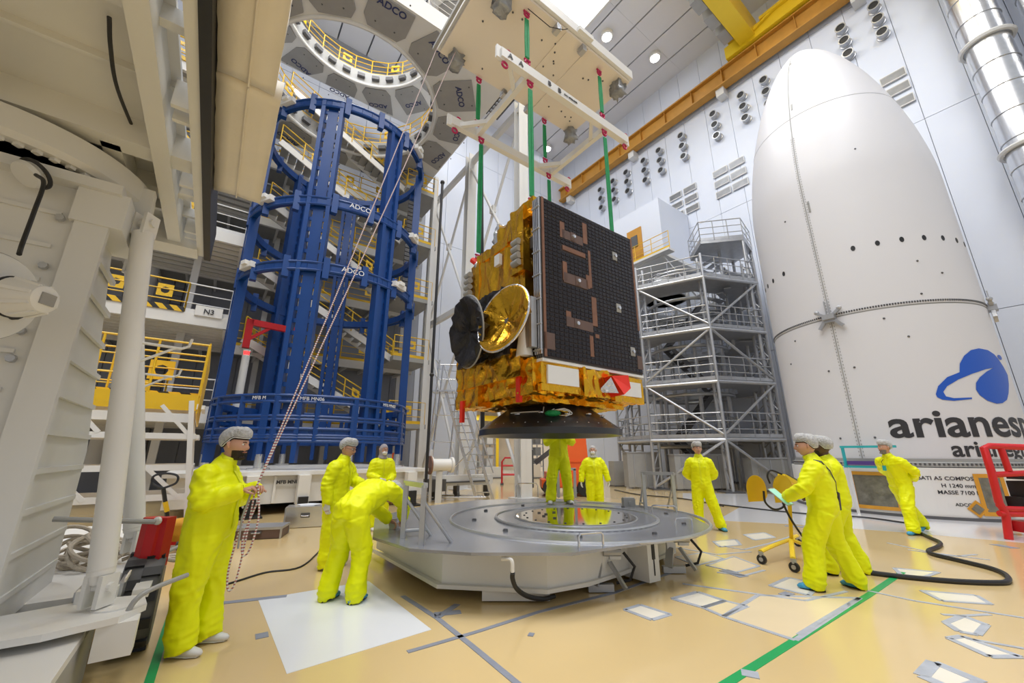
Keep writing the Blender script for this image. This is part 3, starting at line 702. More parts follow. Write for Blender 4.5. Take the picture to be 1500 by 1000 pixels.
for an in [va+k*PI/4+.35 for k in range(8)]:
    g = G(FR); c = bp(an, BR, 0)
    g.beam(bp(an, BR+.02, 2.0), bp(an, BR+.02, 3.1), .22, .2, (math.cos(an), math.sin(an), 0)).beam(bp(an, BR+.02, 1.5), bp(an, BR+.02, 2.1), .16, .18, (math.cos(an), math.sin(an), 0)).o('foot', 'blue', t)
    G(FR).tube(bp(an, BR, 1.1), bp(an, BR, 1.55), .13, n=12).tube(bp(an, BR, 1.08), bp(an, BR, 1.16), .3, n=12).o('jack', 'alu', t, True)
for z, off in ((7.67, (-.95, .75)), (10.2, (-.85, 1.0)), (14.5, (-.8, .95))):
    for d in off:
        an = va+d; G(FR).beam(bp(an-.1, BR+.12, z+.12), bp(an+.1, BR+.12, z+.12), .3, .2).beam(bp(an-.04, BR+.14, z+.2), bp(an+.04, BR+.14, z+.2), .4, .14).o('white_clamp', 'white', t)
for z in (7.67, 10.2):
    c = FR @ bp(va+.17, BR+.13, z-.08); n = (FR @ bp(va+.17, 1, 0))-BCW; n.z = 0
    text('logo', 'ADCO', .26, 'radi', frame(c+n*.05, Vector((0, 0, 1)).cross(n), (0, 0, 1)), t, align='CENTER')
for s, d in (('MFB MN06', -.05), ('MFB MN02', .75), ('MFB M', -.5)):
    c = FR @ bp(va+d, BR+.13, 3.15); n = (FR @ bp(va+d, 1, 0))-BCW; n.z = 0
    text('lettering', s, .15, 'radi', frame(c+n*.05, Vector((0, 0, 1)).cross(n), (0, 0, 1)), t, align='CENTER')
# white base under the blue frame
t = thing('transport_base', 'long low white steel base carrying the blue cylindrical frame', 'base', W(2.8, 16.7, 0), TH)
G(FR).bb(-.7, 5.9, 13.0, 20.5, .28, 1.0).o('body', 'white', t)
G(FR).bb(-.8, 6.0, 12.85, 20.6, 1.0, 1.1).o('top_plate', 'white', t)
for x in (-.2, 1.55, 3.2, 4.7): G(FR).bb(x, x+.06, 12.93, 13.0, .3, .98).o('stiffener', 'white', t)
for x in (.9, 2.1, 5.2):
    j = G(FR).bb(x, x+.3, 12.6, 12.9, .25, 1.0).o('outrigger', 'white', t); G(FR).bb(x+.03, x+.27, 12.5, 12.85, .04, .45).bb(x-.15, x+.45, 12.4, 13.0, 0, .04).o('outrigger_foot', 'black', j)
for x in (.2, 2.8, 5.5): G(FR).tube((x, 14, .14), (x, 19.8, .14), .14).o('roller', 'dgrey', t)
plaque(t, 'MFB MN04', W(1.9, 12.9, .78), W(1, 0, 0), sz=.13)
for s, z in (('ADCO', .62), ('BATI MFB', .5)): plaque(t, s, W(3.0, 12.95, z), W(1, 0, 0), sz=.11)
# ---------------------------------------------------------------- tubular scaffold tower
P0 = Vector((9.08, 17.4, 0)); SD = 3.08; RO = SD/(2*math.sin(PI/8))
dA = Vector((-.888, .46, 0)); dB = Vector((.986, .168, 0)); bis = (dA+dB).normalized(); TC = P0+bis*RO
a0_ = math.atan2(P0.y-TC.y, P0.x-TC.x)
t = thing('scaffold_tower', 'grey galvanised octagonal scaffold tower beside the fairing', 'scaffold', TC, 0)
V8 = [TC+Vector((RO*math.cos(a0_+k*PI/4), RO*math.sin(a0_+k*PI/4), 0)) for k in range(8)]
LV = (2.24, 4.74, 7.2, 9.75)
for k, p in enumerate(V8):
    for d in (Vector((0, 0, 0)), (TC-p).normalized()*.55):
        G().tube(p+d, p+d+Vector((0, 0, 10.9)), .07, n=8).o('post', 'galv', t)
    g = G(); d = (TC-p).normalized()*.55
    for j in range(13): 
        z = .1+.82*j; g.tube(p+Vector((0, 0, z)), p+d+Vector((0, 0, z+.82)), .03, n=6).tube(p+Vector((0, 0, z)), p+d+Vector((0, 0, z)), .03, n=6)
    g.o('lattice', 'galv', t)
    G().box(p+d*.5+Vector((0, 0, .03)), (.8, .8, .06)).o('foot_plate', 'dgrey', t)
for li, z in enumerate(LV):
    ro, ri = RO, (2.3 if li else 2.0)
    g = G(); n = 8; vs = []
    for zz in (z-.12, z):
        for r_ in (ri, ro-.05): vs += [TC+Vector((r_*math.cos(a0_+k*PI/4), r_*math.sin(a0_+k*PI/4), zz)) for k in range(8)]
    fs = []
    for k in range(8):
        j = (k+1) % 8; fs += [(k, j, 8+j, 8+k), (16+k, 24+k, 24+j, 16+j), (k, 16+k, 16+j, j), (8+k, 8+j, 24+j, 24+k)]
    g.add(vs, fs).o('deck', 'galv', t)
    for k in range(8):
        p, q = V8[k], V8[(k+1) % 8]; zz = Vector((0, 0, z-.1)); G().tube(p+zz, q+zz, .085, n=8).o('ledger', 'galv', t)
        c = Vector((0, 0, 1))
        z_lo = 0 if li == 0 else LV[li-1]
        if k in (7, 0, 5, 2): G().tube(p+Vector((0, 0, z_lo+.1)) if (k+li) % 2 else q+Vector((0, 0, z_lo+.1)), q+zz if (k+li) % 2 else p+zz, .06, n=8).o('brace', 'galv', t)
    railing(t, [v+Vector((0, 0, z)) for v in V8]+[V8[0]+Vector((0, 0, z))], 1.05, 'galv', step=.75, r=.026)
    m = 16; railing(t, [TC+Vector(((ri-.05)*math.cos(2*PI*k/m), (ri-.05)*math.sin(2*PI*k/m), z)) for k in range(m+1)], 1.05, 'galv', step=.8, r=.024)
    G().torus(TC+Vector((0, 0, z-.35)), 1.95, .09, n=32).o('inner_ring', 'galv', t, True)
for k in range(6):                                    # inner posts and rings
    an = 2*PI*k/6+.3; G().tube(TC+Vector((1.75*math.cos(an), 1.75*math.sin(an), 0)), TC+Vector((1.75*math.cos(an), 1.75*math.sin(an), 11)), .1).o('inner_post', 'galv', t)
for z in (8.6, 10.6, 11.2): G().torus(TC+Vector((0, 0, z)), 1.6, .08, n=32).o('inner_ring', 'galv', t, True)
g = G(); 
for li, (z0, z1) in enumerate(zip((0,)+LV[:3], LV)):
    sx = 1 if li % 2 else -1
    for y in (-.4, .4): G().beam(TC+Vector((-1.1*sx, y, z0)), TC+Vector((1.1*sx, y, z1)), .05, .22).o('stair_stringer', 'dgrey', t)
    for k in range(10): g.box(TC+Vector((-1.1*sx+2.2*sx*(k+.5)/10, 0, z0+(z1-z0)*(k+.5)/10)), (.25, .8, .03))
g.o('stair_treads', 'dgrey', t)
# higher landing with spiral stair at the right
q0 = V8[0]+dB*2.0+Vector((.3, 1.6, 0))
land = G().prism([(q0.x-1.6, q0.y-.9), (q0.x+.4, q0.y-1.3), (q0.x+1.6, q0.y), (q0.x+1.3, q0.y+1.3), (q0.x-1.3, q0.y+1.0)], 12.0, 12.15).o('deck', 'galv', t)
railing(t, [(q0.x-1.6, q0.y-.9, 12.15), (q0.x+.4, q0.y-1.3, 12.15), (q0.x+1.6, q0.y, 12.15), (q0.x+1.3, q0.y+1.3, 12.15), (q0.x-1.3, q0.y+1.0, 12.15), (q0.x-1.6, q0.y-.9, 12.15)], 1.1, 'galv', step=.8, r=.026)
for dx, dy in ((1.5, 0), (.4, -1.2), (1.2, 1.2)): G().tube((q0.x+dx, q0.y+dy, 0), (q0.x+dx, q0.y+dy, 12), .08).o('post', 'galv', t)
g = G()
for k in range(26):
    an = k*.33; z = 7.0+.19*k; g.box((q0.x-.2+.7*math.cos(an), q0.y+.7*math.sin(an), z), (.9, .3, .04), Matrix.Rotation(an, 3, 'Z'))
g.tube((q0.x-.2, q0.y, 6.8), (q0.x-.2, q0.y, 12), .08).o('spiral_stair', 'galv', t)
g = G(); zz = [.9*k for k in range(13)]
for z in zz:
    g.tube((q0.x+.4, q0.y-1.2, z), (q0.x+1.5, q0.y, z+.9), .03, n=6).tube((q0.x+1.5, q0.y, z), (q0.x+.4, q0.y-1.2, z+.9), .03, n=6).tube((q0.x+1.2, q0.y+1.2, z), (q0.x+1.5, q0.y, z+.9), .03, n=6)
g.o('lattice', 'galv', t)
# drum on top of the tower
t = thing('top_ring', 'grey ring drum with handrail on top of the scaffold tower', 'drum', TC+Vector((-.9, 0, 9.75)), 0)
G().lathe([(1.2, 10.0), (1.2, 10.7), (1.1, 10.9), (1.1, 10.0)], TC+Vector((-.9, 0, 0)), 24).o('drum_wall', 'galv', t, True)
G().torus(TC+Vector((-.9, 0, 11.4)), .75, .03, n=24).torus(TC+Vector((-.9, 0, 10.9)), 1.2, .04, n=24).o('hoop', 'galv', t)
for k in range(8): G().tube(TC+Vector((-.9+.75*math.cos(k*PI/4), .75*math.sin(k*PI/4), 10.8)), TC+Vector((-.9+.75*math.cos(k*PI/4), .75*math.sin(k*PI/4), 11.4)), .02).o('post', 'galv', t)
G().tube(TC+Vector((-1.3, 0, 10.8)), TC+Vector((-1.3, 0, 11.6)), .32, n=16).o('winding_drum', 'dgrey', t)
# panels and cabinets at the tower's foot
for i, (x, y, w, h, l) in enumerate(((8.4, 18.6, 2.4, 1.5, 'wide grey metal screen at the foot of the scaffold, behind its corner post'), (11.2, 18.0, 1.9, 1.35, 'grey metal screen at the foot of the scaffold, next to the fairing'), (6.2, 19.6, 1.6, 1.6, 'grey cabinet at the foot of the scaffold, on its left side'))):
    tt = thing('metal_screen', l, 'screen', (x, y, 0), .15)
    F_ = MWD[tt.name]
    G(F_).bb(-w/2, w/2, 0, .5, .08, h).o('panel', 'mgrey', tt); G(F_).bb(-w/2-.03, w/2+.03, -.03, .53, h, h+.05).o('top_edge', 'galv', tt)
    for k in range(int(w/.6)): G(F_).bb(-w/2+.3+.6*k, -w/2+.34+.6*k, -.03, 0, .1, h-.05).o('rib', 'galv', tt)
# white cabin on the right wall
t = thing('wall_cabin', 'white box cabin high on the right wall with an ochre door', 'cabin', W(22, 13.5, 13), TH)
G(FR).bb(20.5, 23.9, 12.2, 15.9, 13.3, 17.3).o('body', 'wall', t)
G(FR).bb(20.3, 23.9, 12.0, 16.1, 13.1, 13.3).o('floor_slab', 'steelw', t)
d_ = G(FR).bb(20.42, 20.5, 13.6, 14.7, 13.6, 15.9).o('door', 'orail', t); G(FR).bb(20.38, 20.42, 13.9, 14.4, 14.6, 15.4).o('door_window', 'dgrey', d_)
railing(t, [(20.0, 11.5, 13.3), (20.0, 17.5, 13.3)], 1.1, 'yel', F=FR)
G(FR).bb(19.9, 20.5, 11.5, 17.5, 13.15, 13.3).o('walkway', 'steelw', t)
for s_ in (-1, 1): G(FR).beam((20.3, 14+1.8*s_, 13.1), (23.8, 14+1.8*s_, 11.3), .12).o('bracket', 'steelw', t)
# ---------------------------------------------------------------- satellite hanging over the round table
t = thing('satellite', 'gold foil wrapped satellite with a large black solar panel, hanging from green slings', 'satellite', W(4.55, 5.1, 1.85), TH)
def foil(nm, m, boxes, st, amp, sc, stretch=(1, 1, 1), seed=1, par=None):
    g = G()
    for b in boxes: subbox(g, *b, st)
    me = bpy.data.meshes.new(nm); me.from_pydata([tuple(v) for v in g.v], [], g.f); me.update()
    bm = bmesh.new(); bm.from_mesh(me); bmesh.ops.recalc_face_normals(bm, faces=bm.faces); bm.to_mesh(me); bm.free()
    crumple(me, amp, sc, seed, stretch)
    par = par or t; Mx = MW(par).inverted() @ FR
    for v in me.vertices: v.co = Mx @ v.co
    me.materials.append(M[m]); me.polygons.foreach_set('use_smooth', [True]*len(me.polygons)); me.set_sharp_from_angle(angle=.6)
    o = bpy.data.objects.new(nm, me); COL.objects.link(o); o.parent = par; MWD[o.name] = MW(par).copy(); return o
foil('upper_body', 'gold', [(3.52, 5.6, 4.45, 6.0, 2.8, 5.05)], .035, .03, 4.5, (1, 1, .3))
foil('shoulder_blanket', 'gold', [(3.5, 4.6, 4.42, 5.2, 5.0, 5.38), (3.45, 3.9, 4.4, 4.75, 4.3, 5.45)], .035, .03, 5, (1, 1, .4), 4)
foil('rear_blanket', 'gold', [(3.5, 5.5, 5.8, 6.1, 2.9, 5.0)], .04, .03, 4.5, (1, 1, .4), 9)
foil('lower_body', 'gold', [(3.42, 5.72, 4.18, 6.12, 2.36, 2.86)], .03, .035, 5, (1, 1, 1), 2)
foil('skirt_blanket', 'gold', [(3.34, 4.0, 4.35, 6.2, 2.62, 3.05), (3.36, 3.6, 5.5, 6.25, 2.3, 3.15)], .035, .04, 4.5, (1, 1, .7), 6)
foil('underside_blanket', 'gold', [(3.55, 5.55, 4.35, 6.0, 2.28, 2.42)], .04, .03, 5, (1, 1, 1), 12)
foil('black_blanket', 'bfoil', [(3.3, 3.62, 4.6, 6.1, 2.98, 3.22), (3.44, 3.58, 4.9, 6.0, 3.2, 4.2)], .035, .035, 5, (1, 1, 1), 3)
# front radiators in their foil frame
for x0, x1, z0, z1 in ((3.60, 4.2, 2.50, 2.76), (5.12, 5.66, 2.46, 2.70)):
    G(FR).bb(x0, x1, 4.06, 4.12, z0, z1).o('radiator', 'radi', t)
    foil('radiator_frame', 'gold', [(x0-.1, x1+.1, 4.09, 4.18, z1-.01, z1+.08), (x0-.1, x1+.1, 4.09, 4.18, z0-.1, z0+.01), (x0-.1, x0+.01, 4.09, 4.18, z0, z1), (x1-.01, x1+.1, 4.09, 4.18, z0, z1)], .03, .015, 6)
foil('gold_fold', 'gold', [(4.28, 4.85, 4.04, 4.2, 2.38, 2.8)], .025, .04, 6, (1, 1, .4), 8)
G(FR).add([(4.72, 3.88, 2.70), (5.06, 3.84, 2.74), (5.10, 3.84, 2.54), (4.88, 3.80, 2.42), (4.75, 4.06, 2.70), (5.14, 4.06, 2.74), (5.18, 4.06, 2.52), (4.85, 4.06, 2.40)],
    [(0, 1, 2, 3), (4, 7, 6, 5), (0, 4, 5, 1), (1, 5, 6, 2), (2, 6, 7, 3), (3, 7, 4, 0)]).o('red_cover', 'red', t)
G(FR).add([(4.62, 4.02, 2.52), (4.8, 3.84, 2.44), (4.72, 3.9, 2.68), (4.64, 4.06, 2.46)], [(0, 1, 2), (0, 3, 1), (1, 3, 2), (0, 2, 3)]).o('silver_cone', 'silver', t)
# folded solar array
g = G(FR)
y0 = 4.05
for k in range(4): g.bb(3.5, 5.72, y0+.04*k, y0+.022+.04*k, 2.84, 5.42)
g.o('panel_stack', 'dgrey', t)
G(FR).bb(3.52, 5.72, y0-.012, y0, 2.86, 5.41).o('solar_substrate', 'cellgap', t)
g = G(FR); NX, NZ = 24, 38; dx = 2.17/NX; dz = 2.52/NZ
feat = []
def infeat(x, z):
    return any(a <= x <= b and c <= z <= d for a, b, c, d in feat)
sx = lambda u: 3.52+2.2*u
sz = lambda v: 5.41-2.55*v
for a, b, c, d in ((.19, .40, .165, .225), (.17, .215, .115, .225), (.405, .45, .05, .20), (.45, .475, .24, .50), (.19, .42, .275, .305), (.415, .455, .42, .51), (.19, .43, .455, .52), (.185, .225, .385, .51), (.46, .51, .56, .75), (.20, .245, .70, .79), (.20, .46, .735, .795), (.42, .455, .82, .95), (.48, .52, .80, .825), (.0, .09, .86, .955), (.94, 1.0, .88, .97), (0, .02, 0, 1), (.98, 1, 0, .7)):
    feat.append((sx(a), sx(b), sz(d), sz(c)))
for i in range(NX):
    for j in range(NZ):
        x = 3.545+i*dx; z = 2.875+j*dz
        if infeat(x+dx/2, z+dz/2): continue
        g.add([(x+.006, y0-.02, z+.007), (x+dx-.006, y0-.02, z+.007), (x+dx-.006, y0-.02, z+dz-.007), (x+.006, y0-.02, z+dz-.007)], [(0, 1, 2, 3)])
g.o('solar_cells', 'cell', t, kind='stuff')
for k, (a, b, c, d) in enumerate(feat):
    G(FR).bb(a, b, y0-.024, y0-.01, c, d).o('copper_strip', 'copper' if k not in (0, 6, 10, 13, 14) else 'ccase', t)
for u, v in ((.30, .19), (.33, .485), (.30, .765), (.76, .20), (.76, .58), (.89, .86)):
    x, z = sx(u), sz(v); p_ = G(FR).bb(x-.055, x+.055, y0-.03, y0-.015, z-.075, z+.075).o('hold_down_plate', 'ccase' if u < .5 else 'mgrey', t)
    G(FR).lathe([(.035, 0), (.03, .03), (.001, .035)], (x, y0-.03, z), 10, ax=(0, -1, 0)).o('hold_down_bolt', 'alu', p_, True)
for k in range(4):
    G(FR).bb(3.48, 3.5, y0+.002+.04*k, y0+.026+.04*k, 2.9, 5.40).o('hinge_strip', 'alu', t)
for k in range(7): G(FR).bb(3.465, 3.5, y0-.005, y0+.16, 2.95+.38*k, 2.97+.38*k).o('hinge_clip', 'galv', t)
G(FR).bb(3.5, 5.75, y0, y0+.18, 2.80, 2.845).o('lower_beam', 'radi', t)
for k in range(3): G(FR).bb(3.6+.8*k, 3.9+.8*k, y0+.16, 4.5, 3.2, 3.4).bb(3.6+.8*k, 3.9+.8*k, y0+.16, 4.5, 4.7, 4.9).o('array_bracket', 'dgrey', t)
# reflectors on the side
def dish(nm, m, c, ax, r, lab, tab=None, seed=3):
    wr_ = .05 if m == 'gold' else .14; g = G(); c = Vector(c); R = Vector((0, 0, 1)).rotation_difference(Vector(ax)).to_matrix(); n = 40; rings = []
    for rr, z in ((.02, -.02), (.25, 0), (.5, .03), (.75, .07), (.95, .12), (1, .12), (1.0, .09), (.9, .03), (.6, -.04), (.02, -.08)):
        ring = []
        for k in range(n):
            an = 2*PI*k/n; q = Vector((rr*r*math.cos(an), rr*r*math.sin(an), z))
            d = wr_*r*(1-2*abs(noise.noise(Vector((math.cos(an)*3+seed, math.sin(an)*3, rr*1.2)))*1.6))
            if rr < .99: q.z += d
            ring.append(c+R @ q)
        rings.append(ring)
    g.M = FR; g.loft(rings); o = g.o(nm, m, t, 2, label=lab); return o
ax1 = Vector((-.93, -.12, .20)).normalized(); c1 = FR.inverted() @ pa(744, 470, 3.22); c2 = FR.inverted() @ pa(692, 486, 3.12)
r1 = dish('reflector', 'gold', c1, ax1, .53, 'gold foil reflector dish')
G(FR).torus(c1+ax1*.11, .53, .016, ax=ax1, n=40, m=6).o('reflector_rim', 'silver', r1, True)
foil('reflector_tail', 'gold', [(3.25, 3.4, 5.1, 5.4, 3.1, 3.5)], .03, .04, 5, (1, 1, .5), 5)
ax2 = Vector((-.95, .1, -.1)).normalized()
r2 = dish('reflector', 'bfoil', c2, ax2, .58, 'black foil reflector dish', seed=8)
G(FR).torus(c2+ax2*.09, .58, .014, ax=ax2, n=40, m=6).o('reflector_rim', 'mgrey', r2, True)
G(FR).tube(c1, (3.6, 5.1, 3.4), .05).tube(c2, (3.6, 5.5, 3.4), .05).o('reflector_arm', 'dgrey', t)
G(FR).lathe([(.13, 2.9), (.03, 3.65)], (3.42, 4.35, 0), 16).o('horn_cone', 'radi', t, True)
for k, (a, b) in enumerate(((3.42, 4.15), (3.42, 4.22))): G(FR).bb(a-.05, a+.05, b-.04+.02, b+.04, 3.0, 3.75).o('grey_strut', 'galv', t)
for b, n0, z0 in ((4.55, 4, 4.45), (6.05, 6, 4.2)):
    for k in range(n0): G(FR).tube((3.42, b-.08, z0+.12*k), (3.42, b+.08, z0+.12*k), .055, n=12).o('grey_canister', 'mgrey', t, True)
# top deck equipment
me_ = foil('top_cover', 'bfoil', [(3.8, 4.3, 5.5, 5.95, 5.0, 5.4)], .06, .06, 4, (1, 1, 1), 7)
foil('wrapped_thruster', 'silver', [(3.52, 3.75, 5.2, 5.4, 5.1, 5.55), (3.5, 3.7, 5.75, 5.95, 4.95, 5.2)], .05, .06, 5, (1, 1, 1), 11)
G(FR).tube((3.62, 5.3, 5.0), (3.62, 5.3, 5.14), .1).o('red_cap', 'red', t)
G(FR).tube((3.55, 5.95, 5.05), (3.5, 6.05, 5.15), .06).o('red_cap', 'red', t)
foil('top_deck', 'bfoil', [(3.7, 5.5, 4.5, 5.9, 5.0, 5.2)], .08, .03, 3)
G(FR).lathe([(.42, 0), (.40, .12), (.2, .26), (.001, .3)], (4.5, 5.0, 5.15), 24).o('top_antenna', 'bfoil', t, True)
foil('sloped_blanket', 'gold', [(3.5, 4.0, 4.9, 5.9, 4.95, 5.14)], .035, .03, 5, (1, 1, .5), 15)
foil('corner_cover', 'gold', [(3.5, 3.8, 4.2, 4.5, 5.2, 5.5)], .05, .04, 5)
G(FR).bb(3.44, 3.5, 5.05, 5.2, 4.65, 4.85).o('white_label_plate', 'radi', t)
for a, b, z in ((3.45, 4.5, 2.55), (3.38, 6.0, 2.35)):
    G(FR).box((a-.02, b, z-.1), (.05, .09, .36)).o('red_strap', 'red', t)
G(FR).bb(3.4, 3.47, 5.15, 5.25, 3.86, 3.95).o('red_cap', 'red', t)
for k in range(5):
    z = 3.15+.1*k; G(FR).path([(3.44, 4.15, z+.2), (3.4, 4.2+.02*k, z+.1), (3.43, 4.25+.02*k, z)], .008, 5).o('cable', 'black', t)
# launch adapter cone
CA = (4.52, 5.1, 0)
t = thing('adapter_cone', 'wide black conical payload adapter under the satellite', 'adapter', W(4.52, 5.1, 1.83), TH)
G(FR).lathe([(.02, 2.42), (.64, 2.42), (.66, 2.40), (.66, 2.30), (1.12, 1.97), (1.17, 1.93), (1.17, 1.84), (1.1, 1.85), (.6, 2.22), (.02, 2.22)], CA, 72).o('cone', 'carbon', t, True)
G(FR).torus((4.52, 5.1, 2.33), .665, .022, n=48).o('clamp_band', 'dgrey', t, True)
def conep(an, r, o=.012):                            # point on the cone's outer face
    z = 2.30-(r-.66)*.33/.46; return Vector((4.52+r*math.cos(an), 5.1+r*math.sin(an), z+o))
vc = math.atan2(-5.1, -4.52)
for k, r in enumerate((.9, .88, .92, .9, .91)):
    an = vc-.55+k*.42; G(FR).sph(conep(an, r), (.05, .05, .02), 8, 5).o('silver_tab', 'silver', t)
G(FR).path([conep(vc-.75+.04*k, .86) for k in range(16)]+[conep(vc-.1, .86), conep(vc-.1, .75)], .008, 5).o('white_cable', 'radi', t)
for r0, m, sd in ((.10, 'radi', 1), (.13, 'radi', 2), (.08, 'yel', 3), (.11, 'galv', 4)):
    cc = conep(vc+.17, .93, .03); g = G(FR)
    g.path([cc+Vector((r0*1.4*math.cos(.5*k+sd)*math.cos(vc+PI/2), r0*1.4*math.cos(.5*k+sd)*math.sin(vc+PI/2), r0*.45*math.sin(.5*k+sd)+.012*math.sin(k*1.7+sd))) for k in range(14)], .007, 5); g.o('coiled_cable', m, t)
G(FR).sph(conep(vc+.06, .92, .02), (.12, .12, .05), 10, 6).o('green_cover', 'sling', t)
for k in range(36):
    an = 2*PI*k/36; G(FR).sph(conep(an, 1.08, .0), .009, 5, 4).o('bolt', 'galv', t)
# ---------------------------------------------------------------- lifting plate, spreader, slings
t = thing('lifting_plate', 'large flat cream lifting plate hanging above the spreader frame', 'lifting plate', W(4.4, 4.9, 9.55), TH)
G(FR).bb(2.55, 6.3, 4.12, 6.0, 9.6, 9.66).o('underside', 'cream', t)
G(FR).bb(2.5, 6.35, 4.05, 6.05, 9.68, 9.9).o('edge_frame', 'white', t)
for z in (0,):
    for b in (3.0,): pass
for a in (2.6, 4.4, 5.0, 6.25): G(FR).bb(a-.03, a+.03, 4.12, 6, 9.58, 9.6).o('seam_strip', 'cream', t) if a in (4.4, 5.0) else None
for a in (4.15, 4.85): 
    for b in (4.2, 6.0): G(FR).bb(a-.05, a+.05, b-.1, b+.05, 9.45, 9.6).tube((a, b-.1, 9.52), (a, b+.06, 9.52), .06).o('roller', 'galv', t)
random.seed(4)
for k in range(22): G(FR).lathe([(.018, 9.585), (.018, 9.6)], (random.uniform(2.7, 6.2), random.uniform(4.3, 5.9), 0), 8).o('plug', 'dgrey', t)
for a, b in ((3.55, 4.35),): pass
for i, (a, b) in enumerate(((3.0, 4.4), (2.85, 5.85), (6.2, 5.9), (6.12, 4.3))):
    g = G(FR); subbox(g, a-.13, a+.13, b-.13, b+.13, 9.28, 9.62, .06)
    o = g.o('wrapped_lamp', 'wrap', t, 2); crumple(o.data, .06, 7, i*3)
G(FR).path([(3.45, 4.2, 9.5), (3.9, 4.1, 9.3), (4.2, 4.05, 9.42), (4.3, 4.03, 9.5)], .008, 5).o('thin_cable', 'black', t)
G(FR).bb(4.6, 5.0, 3.98, 4.05, 9.7, 9.8).o('edge_valve', 'white', t)
G(FR).bb(2.38, 2.44, 4.0, 6.0, 9.55, 9.63).o('grey_rail', 'mgrey', t)
t = thing('spreader_frame', 'white lifting spreader of two long beams joined by cross beams, marked A and B', 'spreader', W(4.5, 5.2, 8.15), TH)
for b in (4.32, 6.1):
    G(FR).bb(2.92, 6.25, b-.06, b+.06, 8.05, 8.24).o('long_beam', 'white', t)
    for a in (2.92, 6.25): G(FR).box((a, b, 8.15), (.16, .05, .26)).o('end_plate', 'white', t)
for a in (3.55, 5.62): G(FR).bb(a-.05, a+.05, 4.3, 6.12, 8.06, 8.2).o('cross_beam', 'white', t)
for a in (3.55, 5.62):
    for b, s in ((4.32, 1), (6.1, -1)): G(FR).beam((a-.45, b, 8.13), (a, b+.45*s, 8.13), .07, .1).o('corner_brace', 'white', t)
for s, a in (('A', 3.05), ('A', 3.28), ('B', 3.95), ('B', 4.2)):
    text('lettering', s, .13, 'ink', frame(W(a, 4.25, 8.1), W(1, 0, 0), (0, 0, 1)), t, bold=.005)
text('lettering', 'CMU SPREADER', .05, 'ink', frame(W(4.35, 4.25, 8.12), W(1, 0, 0), (0, 0, 1)), t)
for i, (a, b) in enumerate(((3.02, 4.32), (6.2, 4.32), (3.02, 6.1), (6.2, 6.1))):
    G(FR).torus((a, b, 7.96), .055, .02, ax=(0, 1, 0), n=14, m=6).o('shackle', 'pink', t, True); G(FR).torus((a+.08, b, 8.29), .045, .016, ax=(0, 1, 0), n=14, m=6).o('shackle', 'pink', t, True)
def sling(p, q, lab, nm='lifting_sling', w=.035):
    p, q = Vector(p), Vector(q); d = (q-p).normalized(); t = thing(nm, lab, 'sling', FR @ q, TH, 'green lifting slings')
    for s_ in (-1, 1): G(FR).path([p+Vector((s_*.022, 0, -.12)), (p+q)/2+Vector((s_*.03, 0, 0)), q+Vector((s_*.022, 0, .12))], [(.03, .018)]*3, 8).o('strap', 'sling', t, True)
    for c in (p, q):
        sh_ = G(FR).torus(c, .05, .022, ax=(0, 1, 0), n=14, m=6).o('shackle', 'pink', t, True); G(FR).tube(c+Vector((-.07, 0, .06)), c+Vector((.07, 0, .06)), .02, n=8).o('shackle_pin', 'pink', sh_, True)
    return t
pt = ((3.5, 4.3, 'nearest'), (3.5, 6.0, 'left'), (5.5, 4.3, 'right'), (5.4, 6.0, 'farthest'))
for a, b, nm in pt:
    sling((a, b, 9.5), (a, b, 8.33), 'short green sling between cream plate and spreader, %s of the four' % nm, w=.03)
for a, b, zb, nm in ((3.6, 4.35, 5.5, 'nearest, by the solar panel corner'), (3.6, 6.0, 5.2, 'at the left'), (5.55, 4.32, 5.45, 'at the right'), (5.5, 6.0, 5.2, 'mostly hidden behind the nearest')):
    s_ = sling((a, b, 7.95), (a, b, zb), 'long green sling to satellite, '+nm)
    G(FR).tube((a, b, zb+.05), (a, b, zb-.25), .045).o('lifting_lug', 'redm', s_)
# black rope poles hanging beside the frame
for (u, v0, v1, b, l) in ((622, 262, 740, 12.4, 'long black pole standing right of the blue frame'), (706, 183, 640, 8.0, 'long black hanging pole beside the left green sling')):
    p = pb(u if u < 700 else 707, v1, b); q = pb(636 if u < 700 else 705, v0, b)
    z0 = max(p.z, 0.02); p.z = z0
    if u < 700: q.x = p.x; q.y = p.y
    o = G().tube(p, q, .05, n=10).sph(q, .09, 8, 6).sph(p.lerp(q, .35), .08, 8, 6).o('black_pole', 'black', None, True); tag(o, l, 'pole')
# ---------------------------------------------------------------- round turntable platform
TA = Vector((4.75, 4.95)); TW = W(*TA)
t = thing('payload_platform', 'wide low octagonal platform with grey steel top and round polished centre', 'platform', TW, 0)
top = [(546, 786), (600, 803), (690, 809), (838, 809), (1020, 784), (1042, 771), (1005, 752), (905, 736), (800, 729), (700, 732), (600, 744), (549, 758)]
TP = [pz(u, v, .6) for u, v in top][::-1]
TP = [(p.x, p.y) for p in TP]
ctr = pz(842, 757, .6); cx, cy = ctr.x, ctr.y
def sc(P, k): return [(cx+(x-cx)*k, cy+(y-cy)*k) for x, y in P]
G().prism(TP, .57, .60).o('top_plate', 'plate', t)
bl = [pz(u, v, .14) for u, v in ((543, 805), (640, 859), (802, 867), (862, 856), (912, 840), (990, 808))]
body = [(q.x, q.y) for q in bl]+[(2.5, 7.6), (1.6, 8.9), (0, 8.9), (-1.5, 7.8), (-1.9, 6.5)]
G().prism([(.6+(x-.6)*.97, 6.8+(y-6.8)*.97) for x, y in body], .16, .57).o('skirt', 'white', t)
G().prism(body, .12, .16).o('skirt_lip', 'white', t)
b0 = pz(708, 870, .02); b1 = pz(800, 885, .02)
g = G(); g.bb(b0.x, b1.x+.05, 4.95, 5.4, .02, .14).o('foot_beam', 'white', t)
